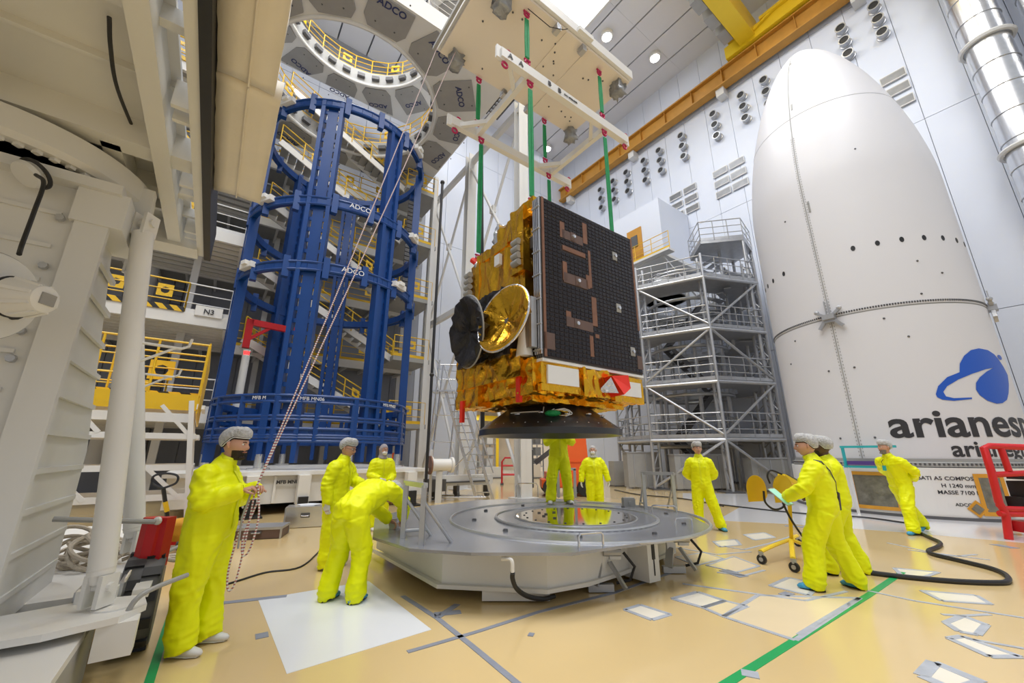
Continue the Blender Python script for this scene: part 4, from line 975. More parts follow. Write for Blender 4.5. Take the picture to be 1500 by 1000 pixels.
SB = [pz(952, 854, .05), pz(968, 850, .05), pz(968, 850, .05)+Vector((.0, 1.0, 0)), pz(907, 841, .05)+Vector((.3, .6, 0)), pz(907, 841, .05)]
G().prism([(q.x, q.y) for q in SB], .05, .565).o('side_box', 'white', t)
md = (SB[0]+SB[1])/2; dd = (SB[1]-SB[0]).normalized(); nn = Vector((dd.y, -dd.x, 0))
G().beam(Vector((md.x, md.y, .3))+nn*.004, Vector((md.x, md.y, .5))+nn*.004, .05, .012, nn).beam(Vector((md.x, md.y, .12))+nn*.004, Vector((md.x, md.y, .3))+nn*.004, .012, .012, nn).o('slot', 'black', t)
G().bb(-1.4, -1.2, 6.2, 6.6, 0, .14).bb(2.2, 2.4, 7, 7.4, 0, .14).bb(.2, .4, 8.2, 8.6, 0, .14).o('foot', 'dgrey', t)
for r, w in ((1.95, .022), (1.25, .03), (.95, .02)): G().torus((cx, cy, .602), r, w, n=80, m=6).o('groove_ring', 'galv', t, True)
G().lathe([(1.28, .60), (1.28, .612), (.02, .614)], (cx, cy, 0), 72).o('inner_disc', 'plate', t)
G().lathe([(.93, .612), (.93, .624), (.90, .626), (.02, .626)], (cx, cy, 0), 72).o('polished_disc', 'chrome', t)
for k in range(20):
    an = 2*PI*k/20; G().lathe([(.016, .626), (.016, .634), (.001, .635)], (cx+.8*math.cos(an), cy+.8*math.sin(an), 0), 8).o('bolt', 'dgrey', t)
for k, (dx, dy) in enumerate(((-.3, -.1), (-.25, .1), (-.1, .3), (-.35, .25), (-.15, -.3))): G().box((cx-.2+dx, cy+dy, .635), (.05, .03, .012)).o('disc_block', 'dgrey', t)
for k in range(10):
    an = 2*PI*k/10+.2; G().lathe([(.035, .6), (.03, .625), (.001, .627)], (cx+1.6*math.cos(an), cy+1.6*math.sin(an), 0), 8).o('plate_bolt', 'dgrey', t)
def handle(p, d, w=.32, h=.14):
    d = Vector(d).normalized()*w/2; p = Vector(p); up = Vector((0, 0, h))
    G().path([p-d, p-d+up*.8, p-d*.85+up, p+d*.85+up, p+d+up*.8, p+d], .013, 8).o('grab_handle', 'alu', t, True)
a_ = pz(850, 803, .6); b_ = pz(882, 800, .6); handle((a_+b_)/2, b_-a_, .3)
a_ = pz(1008, 773, .6); b_ = pz(1030, 771, .6); handle((a_+b_)/2+Vector((-.12, .1, 0)), b_-a_, .3, .1)
a_ = pz(962, 749, .6); b_ = pz(985, 750, .6); handle((a_+b_)/2, b_-a_, .4, .1)
a_ = pz(772, 727, .6); handle(a_+Vector((0, -.1, 0)), (1, 0, 0), .5, .3)
def leghead(uv): return pz(uv[0], uv[1], .6)
def frame_guard(p, q, h, dp, back, par=t):
    p, q = Vector(p), Vector(q); d = (q-p).normalized(); up = Vector((0, 0, h)); bk = Vector(back)
    G().beam(p, p+up, .055).beam(q, q+up, .055).beam(p+up-d*.03, q+up+d*.03, .055).o('guard_frame', 'galv', par)
    G().tube(p+up*.72, p+bk, .022).tube(q+up*.72, q+bk, .022).tube(p+up*.12+bk*.85, p+up*.12, .02).o('guard_brace', 'galv', par)
p = leghead((590, 787)); q = leghead((617, 798)); frame_guard(p, q, .62, 0, (.32, .12, 0))
p = leghead((946, 745)); q = leghead((990, 748)); frame_guard(p, q, .62, 0, (.03, .45, 0))
p = leghead((818, 728)); q = leghead((836, 728)); frame_guard(p+Vector((0, -.08, 0)), q+Vector((.1, -.08, 0)), .62, 0, (0, .3, 0))
for x0, y0 in ((pz(880, 850, .1).x, pz(880, 850, .1).y), (pz(985, 825, .1).x, pz(985, 825, .1).y)):
    g = G(); g.box((x0, y0, .38), (.12, .05, .28)).box((x0+.2, y0+.05, .42), (.14, .05, .2)).beam((x0-.02, y0-.02, .3), (x0-.1, y0-.12, .08), .1, .03).beam((x0+.12, y0, .3), (x0+.26, y0-.14, .05), .04, .04).box((x0-.02, y0-.08, .05), (.3, .08, .08)).tube((x0+.04, y0-.03, .42), (x0+.25, y0-.03, .42), .05)
    g.o('jack_bracket', 'galv', t)
    G().path([(x0+.3, y0+.02, .4), (x0+.42, y0, .25), (x0+.36, y0+.02, .1), (x0+.2, y0+.05, .06)], .018, 8).o('hose', 'black', t, True)
G().path(catmull([pz(751, 838, .42), pz(751, 848, .34)+Vector((0, -.0, 0)), pz(757, 862, .24), pz(773, 873, .13), pz(795, 877, .07), pz(812, 873, .05)]), .024, 8).o('hose', 'black', t, True)
G().path(catmull([pz(735, 818, .53), pz(749, 820, .53), pz(751, 838, .42)]), .02, 8).o('conduit', 'white', t, True)
o = G().box((0, 0, .07), (.22, .16, .14)).box((0, 0, .145), (.2, .12, .02)).box((0, -.09, .07), (.05, .02, .05)).o('grey_box', 'mgrey'); o.location = pz(921, 741, .6); tag(o, 'small grey box lying on the platform near its back right edge', 'box')
o = G().box((0, 0, .04), (.1, .1, .08)).box((0, 0, .1), (.06, .06, .05)).o('metal_block', 'galv'); o.location = pz(577, 774, .6); tag(o, 'small metal block on the platform edge by the bending worker hands', 'block')
# ---------------------------------------------------------------- transporter in the left foreground
t = thing('overhead_gangway', 'white steel gangway overhead at the left, seen from below, with black rubber edge', 'gangway', W(-.6, 4, 3.9), TH)
for b0, b1 in ((-1.5, 1.2), (1.22, 3.35), (3.37, 5.9)):
    for a0, a1 in ((-5.5, -2.9), (-2.88, -.6)): G(FR).bb(a0, a1, b0, b1, 4.22, 4.26).o('underside_panel', 'whitew', t)
for a, w, h in ((-.72, .12, .26), (-1.75, .14, .2), (-3.4, .16, .2)): 
    G(FR).bb(a-w/2, a+w/2, -1.5, 5.95 if a > -1 else 4.0, 4.22-h, 4.22).o('long_beam', 'whitew', t)
for b, w, h, a0 in ((4.08, .2, .22, -5.5), (2.72, .07, .12, -1.7), (3.36, .03, .05, -5), (4.8, .1, .14, -1.6), (5.85, .3, .3, -2.4), (1.3, .1, .12, -5), (5.3, .05, .1, -2.4)): G(FR).bb(a0, -.5, b-w/2, b+w/2, 4.22-h, 4.22).o('cross_beam', 'whitew', t)
for a in (-1.05, -1.5): G(FR).bb(a-.06, a+.06, 4.1, 5.8, 4.0, 4.2).o('short_beam', 'whitew', t)
G(FR).bb(-.5, -.44, -1.5, 5.95, 3.96, 4.3).bb(-.51, -.44, -1.5, 5.95, 3.95, 3.98).o('edge_channel', 'whitew', t)
for b in (1.1, 2.2, 3.3, 4.4, 5.4): G(FR).bb(-.62, -.46, b-.02, b+.02, 3.98, 4.2).bb(-.62, -.46, b+.14, b+.18, 3.98, 4.2).o('edge_bracket', 'whitew', t)
G(FR).bb(-.44, -.375, -1.5, 6.0, 3.93, 4.32).o('rubber_edge', 'black', t)
G().path(catmull([pz(160, 25, 4.18), pz(162, 70, 4.12), pz(172, 130, 4.1), pz(200, 200, 4.2)]), .012, 8).o('cable', 'black', t, True)
t = thing('padded_cover', 'beige tarpaulin padding along the edge of the overhead gangway', 'tarpaulin', W(-.2, 3, 4.1), TH)
for b0, b1, sd in ((-.6, 2.86, 1), (2.88, 4.42, 2)):
    x0 = -.37; g = G(FR); g2 = G(); subbox(g2, x0, .015 if sd == 2 else -.03, b0, b1, 4.05, 4.22, .09)
    g.add(g2.v, g2.f); o = g.o('tarpaulin', 'tarp', t, 2); crumple(o.data, .008, 5, sd*4)
    G(FR).bb(-.19, -.18, b0, b1, 4.035, 4.05).o('fold_seam', 'tarp', t)
# round slewing ring
t = thing('slewing_ring', 'big white slewing ring under the overhead gangway', 'ring', (-4.22, 2.85, 3.7), 0)
G().lathe([(.86, 3.72), (.90, 3.76), (.90, 3.94), (.7, 3.96), (.7, 3.9), (.78, 3.78), (.78, 3.72)], (-4.22, 2.85, 0), 64).o('ring_band', 'whitew', t, True)
G().lathe([(.68, 3.78), (.68, 3.94)], (-4.22, 2.85, 0), 48, cap=True).o('inner_drum', 'mgrey', t, True)
for k in range(28):
    an = -1.5+k*.11; G().box((-4.22+.82*math.cos(an), 2.85+.82*math.sin(an), 3.71), (.04, .04, .03)).o('ring_bolt', 'whitew', t)
# ribbed hull
t = thing('ribbed_container', 'tall ribbed white container wall at the far left', 'container', W(-2.5, 4.9, .6), TH)
G(FR).add([(-5.5, 4.22, .45), (-.95, 4.22, .45), (-1.0, 4.22, 3.62), (-5.5, 4.22, 3.62), (-5.5, 5.7, .45), (-.95, 5.7, .45), (-.95, 5.65, 1.6), (-1.0, 4.6, 3.62), (-5.5, 4.6, 3.62)],
          [(0, 1, 2, 3), (1, 5, 6, 7, 2), (4, 8, 7, 6, 5), (0, 4, 5, 1), (0, 3, 8, 4), (2, 7, 8, 3)]).o('hull', 'whitew', t)
for k in range(11):
    z = .62+.27*k; G(FR).bb(-5.5, -1.2, 4.195, 4.22, z, z+.03).o('front_rib', 'whitew', t)
    bm_ = 5.65 if z < 1.6 else 5.65-(z-1.6)*.52
    G(FR).beam((-.955, 4.24, z+.02), (-.955, bm_, z+.02), .03, .04).o('side_rib', 'whitew', t)
G(FR).bb(-1.12, -.93, 4.17, 4.24, .45, 3.62).bb(-1.5, -1.42, 4.19, 4.23, .45, 2.6).o('corner_flange', 'whitew', t)
G(FR).bb(-5.5, -.9, 4.1, 4.5, 3.58, 3.66).bb(-1.15, -.85, 4.15, 4.8, 3.3, 3.6).o('top_ledge', 'whitew', t)
for z in (1.0, 1.6, 2.2, 2.4, 2.9, 3.3): G(FR).lathe([(.03, 0), (.025, .03)], (-1.2, 4.2, z), 8, ax=(0, -1, 0)).o('bolt', 'galv', t)
t = thing('knobbed_wheel', 'white round disc with a big ribbed knob on the container, at the left edge', 'wheel', W(-1.35, 3.62, 2.45), TH)
c = FR.inverted() @ py(-22, 432, 2.22)
ax = Vector((.8, -.5, -.05))
G(FR).lathe([(.26, 0), (.27, .02), (.26, .04), (.02, .05)], c, 40, ax=ax).o('disc', 'whitew', t, True)
G(FR).torus(c+ax.normalized()*.02, .26, .012, ax=ax, n=40).o('disc_rim', 'mgrey', t, True)
G(FR).lathe([(.10, .04), (.10, .14), (.11, .15)], c, 28, ax=ax).o('neck', 'whitew', t, True)
G(FR).torus(c+ax.normalized()*.155, .115, .012, ax=ax, n=32).o('black_ring', 'black', t, True)
kn = G(FR); kn.lathe([(.12, .17), (.118, .20), (.08, .34), (.065, .35), (.01, .35)], c, 32, ax=ax); kn = kn.o('knob', 'white', t, True)
q = Vector((0, 0, 1)).rotation_difference(ax)
for k in range(8):
    a = 2*PI*k/8; p0 = c+q @ Vector((.118*math.cos(a), .118*math.sin(a), .2)); p1 = c+q @ Vector((.08*math.cos(a), .08*math.sin(a), .33)); G(FR).beam(p0, p1, .02, .02).o('knob_rib', 'white', kn)
G(FR).beam(c+q @ Vector((0, 0, .35)), c+q @ Vector((0, 0, .36)), .08, .07).o('knob_label', 'grey', kn)
G(FR).torus(c+q @ Vector((.12, .08, .05)), .035, .014, ax=(0, -1, 0), n=12).torus(c+q @ Vector((-.1, -.16, .05)), .035, .014, ax=(0, -1, 0), n=12).o('black_ring', 'black', t)
t = thing('disc_lamp', 'small white disc with a thick black cable hanging under the slewing ring', 'lamp', py(42, 255, 2.45), 0)
p = py(42, 255, 2.45); G().lathe([(.09, -.02), (.1, 0), (.09, .03), (.01, .035)], p, 28, ax=(-.1, -.5, -.6)).o('disc', 'whitew', t, True)
G().torus(p-Vector((-.02, -.02, -.02)), .1, .014, ax=(-.1, -.5, -.6), n=28).o('black_rim', 'black', t, True)
G().path(catmull([p+Vector((0, .02, .02)), py(50, 235, 2.6), py(55, 220, 2.7), py(75, 212, 2.75), py(88, 225, 2.8)]), .045, 10).o('bent_arm', 'whitew', t, True)
G().path(catmull([p+Vector((.08, -.02, -.02)), py(64, 268, 2.4), py(50, 310, 2.35), py(33, 356, 2.3), py(28, 372, 2.25)]), .013, 8).o('cable', 'black', t, True)
# struts
def strut(foot, topp, r, lab, jx):
    t = thing('support_strut', lab, 'strut', foot, 0); foot, topp = Vector(foot), Vector(topp); d = (topp-foot).normalized()
    G().tube(foot+d*.1, topp-d*.08, r, n=24).lathe([(r*.7, 0), (r*1.05, .1)], foot+d*.04, 24, ax=d).o('tube', 'white', t, True)
    for e_, w_ in ((foot, .03), (topp, .035)):
        g = G()
        for s_ in (-.05, .05): g.box(e_+Vector((s_, 0, .0)), (.03, .13, .2))
        g.tube(e_+Vector((-.09, 0, .02)), e_+Vector((.09, 0, .02)), w_).o('clevis', 'white', t)
    for z in jx:
        p = foot+(topp-foot)*z; x = W(1, .25, 0)*.38
        G().path([p-Vector((0, 0, .0)), p+x*.85+Vector((0, 0, .0)), p+x*.97+Vector((0, 0, .03)), p+x+Vector((0, 0, .1))], .012, 8).path([p-Vector((0, 0, .22)), p+x*.75+Vector((0, 0, .0))], .011, 8).o('hook_arm', 'white', t, True)
strut((-2.86, 3.12, .66), (-3.24, 3.1, 3.5), .075, 'thick white tube strut standing on the trailer, nearer of two', (.63,))
strut((-3.8, 4.4, .72), (-4.37, 4.2, 3.65), .085, 'white tube strut beside the red jack, farther of two', (.58,))
G(FR).prism([(-.98, 4.5), (-.78, 4.5), (-.78, 4.62), (-.98, 4.62)], 3.3, 3.9).o('strut_bracket', 'whitew', bpy.data.objects['overhead_gangway'])
# trailer base
t = thing('trailer_deck', 'low white steel trailer deck with footplates at the bottom left', 'trailer', W(-1.8, 4.5, 0), TH)
G(FR).bb(-5, -.46, 2.3, 4.1, .40, .45).bb(-5, -.45, 5.0, 9.5, .38, .46).o('deck_plate', 'white', t)
G(FR).bb(-5, -.9, 4.0, 5.2, .30, .36).o('sunken_floor', 'mgrey', t)
G(FR).bb(-5, -.75, 2.4, 9.4, .06, .30).o('chassis', 'mgrey', t)
G(FR).bb(-.5, -.46, 2.3, 4.5, .03, .40).o('side_skirt', 'mgrey', t)
G(FR).prism([(-1.6, 3.9), (-.62, 3.85), (-.3, 3.95), (-.18, 4.15), (-.22, 4.42), (-.5, 4.5), (-1.6, 4.3)], .50, .54).prism([(-3.5, 2.9), (-1.2, 3.6), (-.9, 3.95), (-1.6, 4.25), (-4, 4.1)], .47, .50).o('footplate', 'white', t)
G(FR).lathe([(.12, .54), (.12, .55), (.01, .552)], (-.36, 4.2, 0), 24).o('round_cap', 'white', t, True)
G(FR).bb(-.62, -.36, 4.5, 5.35, .46, .52).bb(-.62, -.59, 4.5, 5.35, .52, .6).bb(-.39, -.36, 4.5, 5.6, .46, .62).o('track_channel', 'galv', t)
G(FR).bb(-.56, -.42, 4.5, 4.68, .52, .6).bb(-.6, -.38, 4.42, 4.5, .4, .62).o('stop_block', 'white', t)
G(FR).beam((-.36, 4.55, .63), (-.36, 5.7, .63), .012, .03).o('yellow_edge', 'tarp', t)
for x0 in (-.5, -3.0):
    w = G(FR).lathe([(.2, -.13), (.34, -.13), (.36, -.1), (.36, .1), (.34, .13), (.2, .13)], (x0+.22, 5.05, .36), 32, ax=(1, 0, 0)).o('tyre', 'dgrey', t, True)
    for k in range(24):
        an = 2*PI*k/24; G(FR).box((x0+.22+(.06 if k % 2 else -.06), 5.05+.363*math.cos(an), .36+.363*math.sin(an)), (.12, .075, .03), Matrix.Rotation(an+PI/2, 3, 'X')).o('tread_block', 'black', w)
    G(FR).lathe([(.19, -.06), (.19, .1), (.08, .12), (.01, .12)], (x0+.22, 5.05, .36), 20, ax=(1, 0, 0)).o('hub', 'white', w, True)
G(FR).bb(-.62, -.2, 5.5, 5.9, .42, .5).bb(-.34, -.22, 5.5, 6.1, .5, .6).bb(-.3, -.2, 4.5, 5.5, .5, .56).o('side_bracket', 'white', t)
G(FR).path(catmull([(-.28, 4.06, .5), (-.24, 4.06, .6), (-.16, 4.12, .64), (.02, 4.3, .66)]), .017, 8).o('bent_handle', 'mgrey', t, True)
G(FR).path(catmull([(-.25, 5.3, .55), (-.2, 5.32, .64), (-.1, 5.45, .68), (.0, 5.55, .68)]), .017, 8).o('bent_handle', 'mgrey', t, True)
G(FR).bb(-.4, -.2, 3.95, 4.1, .3, .5).o('handle_block', 'white', t)
t = thing('red_jack', 'red upright jack sleeve on the trailer with a grey horizontal bar', 'jack', (-3.19, 3.83, .46), TH)
G().tube((-3.19, 3.85, .46), (-3.19, 3.85, .62), .07, n=20).o('foot_tube', 'white', t, True)
G().path([(-3.2, 3.86, .6), (-3.19, 3.86, 1.02)], [(.1, .07)]*2, 8).box((-3.1, 3.88, .82), (.08, .1, .4)).o('sleeve', 'redm', t)
G().path([py(78, 760, 3.4), py(228, 764, 3.75)], .02, 8).o('grey_bar', 'mgrey', t, True)
G().sph((-3.12, 3.8, 1.0), (.04, .02, .035), 8, 6).o('white_tag', 'white', t)
# rope coil on the trailer
t = thing('rope_coil', 'heavy coil of beige rope lying on the trailer deck', 'rope', pz(130, 830, .5), 0)
random.seed(3); c = pz(130, 828, .47)
for k in range(11):
    r_ = .17+.05*random.random(); cc = c+Vector((.16*math.cos(k*2.1)-.05, .12*math.sin(k*1.7), .10+.012*k))
    G().torus(cc, r_, .019, ax=(random.uniform(-.9, .9), random.uniform(-.9, .3), .8), n=24, m=7).o('rope_loop', 'rope', t, True)
for k in range(5):
    p = c+Vector((.15+.1*k, .1*math.sin(k), .03)); G().path(catmull([p, p+Vector((.15, .1, .06)), p+Vector((.35, .02, .03)), p+Vector((.5, .15+.03*k, .02))]), .019, 7).o('rope_end', 'rope', t, True)
# yellow topped access stand
t = thing('access_stand', 'white wheeled access stand with yellow platform and railings behind the struts', 'stand', W(-2, 11, 0), TH)
z = 2.72; a0, a1, b0, b1 = -3.6, -.35, 10.6, 11.9
G(FR).bb(a0, a1, b0, b1, z-.04, z).bb(a0, a1, b0-.03, b0, z-.3, z+.02).bb(a1, a1+.03, b0, b1, z-.3, z+.02).o('platform_deck', 'yel', t)
G(FR).bb(a0, a1-.05, b1-.05, b1, z, z+.2).o('hazard_kick_plate', 'haz', t)
G(FR).slab([(a1, b0, z-.35), (a1+.02, b1+.2, z-.55), (a1+.02, b1+.2, z+.8), (a1, b0, z+1.15)], .03).o('side_plate', 'yel', t)
railing(t, [(a0, b0, z), (a1, b0, z)], 1.1, 'yel', F=FR, toe=False, step=.8); railing(t, [(a0, b1, z), (a1, b1, z)], 1.1, 'yel', F=FR, plates=2, toe=False)
for a in (a0, a1-.1):
    for b in (b0, b1): G(FR).beam((a+(.35 if a > -1 else -.2), b, 0.05), (a, b, z-.1), .09).o('leg', 'white', t)
for zz in (.75, 1.3, 1.9, 2.5):
    for b in (b0, b1): G(FR).bb(a0, a1+.1*(2.7-zz), b-.03, b+.03, zz-.05, zz+.06).o('rail', 'white', t)
    G(FR).bb(a1+.08, a1+.14, b0, b1, zz-.04, zz+.04).o('rung', 'white', t)
for x in (-.9, -2.2): G(FR).beam((x, b0, 2.5), (x+.5, b0, 1.95), .07).o('brace', 'white', t); G(FR).beam((x, b0, 1.3), (x+.55, b0, .75), .07).o('brace', 'white', t)
G(FR).beam((-3.3, 10.3, 0), (-2.6, 10.3, 2.9), .1, .06).o('amber_ladder_rail', 'orail', t)
for s, zz in (('H 1000', 1.27), ('H 900', .72)): text('lettering', s, .12, 'ink', frame(W(-1.45, b0-.035, zz), W(1, 0, 0), (0, 0, 1)), t, bold=.004)
# pallet jack with wrapped goods
p = pz(262, 802, 0)
t = thing('pallet_jack', 'red pallet jack with black loop handle behind the man holding the rope', 'pallet jack', (p.x, p.y, 0), .2)
F_ = MWD[t.name]
G(F_).bb(-.25, -.08, -.1, 1.2, .08, .2).bb(.08, .25, -.1, 1.2, .08, .2).bb(-.25, .25, -.2, -.05, .08, .45).o('fork', 'redm', t)
G(F_).beam((-.1, -.2, .3), (-.25, -.35, 1.0), .05, .05).o('shaft', 'black', t); G(F_).beam((-.16, -.27, .62), (-.2, -.31, .78), .055, .06).o('yellow_label', 'yel', t)
G(F_).path(catmull([(-.25, -.35, 1.0), (-.42, -.35, 1.08), (-.43, -.35, 1.2), (-.26, -.35, 1.24), (-.08, -.35, 1.2), (-.08, -.35, 1.08), (-.25, -.35, 1.0)]), .018, 8).o('loop_handle', 'black', t, True)
for x in (-.12, .12): G(F_).lathe([(.09, -.04), (.09, .04)], (x, -.2, .09), 18, ax=(1, 0, 0)).o('wheel', 'dgrey', t, True)
for i, (u, v, s, m, l) in enumerate(((252, 775, .42, 'amber', 'orange plastic wrapped bundle on the pallet jack'), (300, 760, .5, 'amber', 'amber wrapped bundle behind the standing man'), (225, 768, .3, 'silver', 'clear plastic wrapped packet beside the orange bundle'))):
    g = G(); subbox(g, -s/2, s/2, -s/2, s/2, 0, s*.75, .08); o = g.o('wrapped_bundle', m, None, 2); crumple(o.data, .03, 5, i); q = pz(u, v+20, .22 if i != 1 else 0); o.location = (q.x, q.y+.3, .23 if i != 1 else .03); tag(o, l, 'bundle')
# metal cases
def case(u, v, w, d, h, m, lab, rot):
    p = pz(u, v); t = thing('metal_case', lab, 'case', (p.x, p.y, 0), rot); F_ = MWD[t.name]
    b = G(F_).bb(-w/2, w/2, -d/2, d/2, .01, h).o('body', m, t)
    G(F_).bb(-w/2-.01, w/2+.01, -d/2-.01, d/2+.01, h*.82, h+.01).o('lid', 'galv' if m == 'ccase' else 'alu', t)
    for x in (-w/2, w/2):
        for y in (-d/2, d/2): G(F_).box((x, y, h/2), (.03, .03, h)).o('corner_edge', 'galv', t)
    G(F_).bb(-.09, .09, -d/2-.03, -d/2-.01, h*.5, h*.72).o('handle_plate', 'dgrey', t); G(F_).path([(-.07, -d/2-.03, h*.62), (-.07, -d/2-.05, h*.58), (.07, -d/2-.05, h*.58), (.07, -d/2-.03, h*.62)], .01, 6).o('handle', 'alu', t)
    return t
case(381, 786, .85, .55, .2, 'ccase', 'low brown and silver case lying open to the left of the tall silver case', .25)
case(447, 770, .8, .5, .42, 'alu', 'silver aluminium case with papers on its lid', .35)
p = pz(447, 770); o = G().box((0, 0, .006), (.3, .21, .012), Matrix.Rotation(.3, 3, 'Z')).box((.08, .06, .018), (.3, .21, .01), Matrix.Rotation(-.2, 3, 'Z')).box((-.1, .05, .016), (.28, .2, .006), Matrix.Rotation(.8, 3, 'Z')).o('paper_stack', 'paper'); o.location = (p.x, p.y+.02, .432); tag(o, 'loose white papers on the silver case', 'papers')
o = G().path(catmull([pz(u, v, .012) for u, v in ((470, 805), (440, 830), (390, 838), (350, 850), (310, 862), (290, 868))]), .012, 6).o('floor_cable', 'black', None, True); tag(o, 'thin dark cable on the floor behind the rope man', 'cable')
# orange lift, ladder, reel, red frame in the middle background
p = pz(838, 728); t = thing('boom_lift', 'orange aerial lift parked behind the platform', 'lift', (p.x, p.y+.8, 0), 0); F_ = MWD[t.name]
G(F_).bb(-.9, .75, -.6, .9, .35, .85).bb(-1.1, -.2, -.5, .7, .3, .6).o('chassis', 'orange', t)
G(F_).add([(-.25, -.5, .85), (.75, -.5, .85), (.75, .6, .85), (-.25, .6, .85), (-.15, -.45, 1.9), (.7, -.45, 1.9), (.7, .5, 1.9), (-.15, .5, 1.9), ], [(0, 3, 2, 1), (4, 5, 6, 7), (0, 1, 5, 4), (1, 2, 6, 5), (2, 3, 7, 6), (3, 0, 4, 7)]).o('turret_cowl', 'orange', t)
G(F_).bb(-.1, .7, -.4, .45, 1.9, 2.15).bb(-.05, .5, -.52, -.46, 1.25, 1.3).o('turret_top', 'orange', t)
for x in (-.75, .55):
    for y in (-.65, .9): G(F_).lathe([(.12, -.12), (.3, -.12), (.32, -.08), (.32, .08), (.3, .12), (.12, .12)], (x, y, .32), 24, ax=(0, 1, 0)).o('wheel', 'black', t, True)
G(F_).beam((-.8, 0, .6), (-.3, 0, 1.9), .25, .25).beam((-1.3, .2, 1.2), (-.3, 0, 1.95), .16, .18).o('boom', 'dgrey', t)
G(F_).bb(-1.5, -1.4, -.4, .5, .3, 1.7).o('basket_side', 'dgrey', t)
t = thing('platform_ladder', 'tall silver platform ladder with handrails left of the satellite cone', 'ladder', (-1.6, 15, 0), 0)
L0, L1 = Vector((-.95, 14.9, 0)), Vector((-2.25, 15.2, 3.85)); wv = Vector((.28, .05, 0))
for s_ in (-1, 1): G().beam(L0+wv*s_, L1+wv*s_, .05, .1).o('stile', 'alu', t)
for k in range(1, 15): G().beam(L0.lerp(L1, k/15)-wv, L0.lerp(L1, k/15)+wv, .12, .03).o('tread', 'alu', t)
for s_ in (-1, 1):
    G().tube(L0+wv*s_+Vector((.0, 0, .9)), L1+wv*s_+Vector((-.1, 0, 1.0)), .022).o('handrail', 'alu', t)
G().box(L1+Vector((-.35, .1, .0)), (.9, .7, .06)).o('top_platform', 'alu', t)
g0 = Vector((-3.2, 15.6, 0))
for q in ((-2.95, 14.8), (-2.95, 15.6), (-2.3, 15.6)): G().tube((q[0]+.2, q[1], 5.0), (q[0]-.15, q[1], 0), .028).o('rear_leg', 'alu', t)
for z in (1, 2, 3, 4.4, 5.0): G().tube((-2.9, 14.8, z), (-2.9, 15.6, z), .02).tube((-2.9, 15.6, z), (-2.2, 15.6, z), .02).o('rail', 'alu', t)
G().tube((-3.1, 15.6, .1), (-1.1, 15.3, .1), .03).tube((-3.1, 14.8, .1), (-.9, 14.8, .1), .03).tube((-3.1, 15.6, .1), (-1.3, 15.2, 1.9), .02).o('base_rail', 'alu', t)
t = thing('flanged_pipe', 'white pipe piece with copper coloured flange near the black pole', 'pipe', pz(635, 720), 0)
q = py(630, 681, 14.0); G().lathe([(.02, 0), (.28, 0), (.28, .06), (.2, .07), (.2, .7), (.26, .72), (.26, .8), (.02, .8)], q, 28, ax=(.9, .5, 0)).o('pipe_body', 'white', t, True)
G().lathe([(.1, -.03), (.3, -.03), (.3, .02), (.1, .02)], q, 28, ax=(.9, .5, 0)).o('copper_flange', 'copper', t, True)
G().beam(q+Vector((.3, .15, -.2)), Vector((q.x+.3, q.y+.15, 0)), .12, .2).beam(q+Vector((-.0, .15, .5)), Vector((q.x+.0, q.y+.3, 0)), .08, .08).o('stand', 'steelw', t)
t = thing('long_beam_trolley', 'long low cream beam trolley behind the ladder', 'trolley', W(8, 13.6, 0), TH)
G(FR).bb(6.6, 9.0, 13.5, 13.9, .45, .8).o('beam', 'steelw', t)
G(FR).bb(6.3, 6.9, 13.3, 14.0, .3, .7).bb(6.4, 8.8, 13.42, 13.5, .55, .6).o('end_gear', 'dgrey', t)
for a in (6.6, 7.5, 8.8): G(FR).lathe([(.14, -.05), (.14, .05)], (a, 13.6, .15), 16, ax=(1, 0, 0)).bb(a-.05, a+.05, 13.5, 13.8, .15, .5).o('caster', 'dgrey', t)
t = thing('red_trolley', 'dark red tubular frame trolley seen behind the white column', 'trolley', pz(745, 712), 0); q = pz(735, 710)
for dy in (0, .5):
    G().path([q+Vector((0, dy, 0)), q+Vector((0, dy, 1.15)), q+Vector((.15, dy, 1.35)), q+Vector((.95, dy, 1.35)), q+Vector((1.1, dy, 1.15)), q+Vector((1.1, dy, 0))], .045, 8).path([q+Vector((0, dy, .5)), q+Vector((1.1, dy, .5))], .04, 8).path([q+Vector((0, dy, .95)), q+Vector((1.1, dy, .95))], .04, 8).o('tube_frame', 'redm', t, True)
    for x in (0, 1.1): G().tube(q+Vector((x, dy, 0)), q+Vector((x, dy, .08)), .08).o('foot', 'dgrey', t)
for i, (u, v, w, h, m, l) in enumerate(((575, 716, .5, 1.6, 'orange', 'orange panel standing behind the masked worker'), (612, 700, .35, 1.5, 'orange', 'narrow orange panel left of the black pole'), (905, 712, .6, 1.2, 'mgrey', 'grey cabinet behind the man with the white beard cover'), (925, 700, .9, 1.5, 'white', 'white cupboard in the opening beside the scaffold'), (780, 700, 1.0, .9, 'cream', 'cream crate in the hall behind the standing man'), (722, 700, 1.2, .7, 'white', 'low white bench in the hall behind the ladder'))):
    p = pz(u, v); t = thing('cabinet' if m != 'orange' else 'standing_panel', l, 'cabinet' if m != 'orange' else 'panel', (p.x, p.y, 0), .3); F_ = MWD[t.name]; dd = .08 if m == 'orange' else .5
    G(F_).bb(-w/2, w/2, -dd/2, dd/2, .06, h).o('body', m, t); G(F_).bb(-w/2-.02, w/2+.02, -dd/2-.02, dd/2+.02, 0, .06).o('plinth', 'dgrey', t); G(F_).bb(-w/2+.05, w/2-.05, -dd/2-.015, -dd/2, .15, h-.1).o('front', m, t)
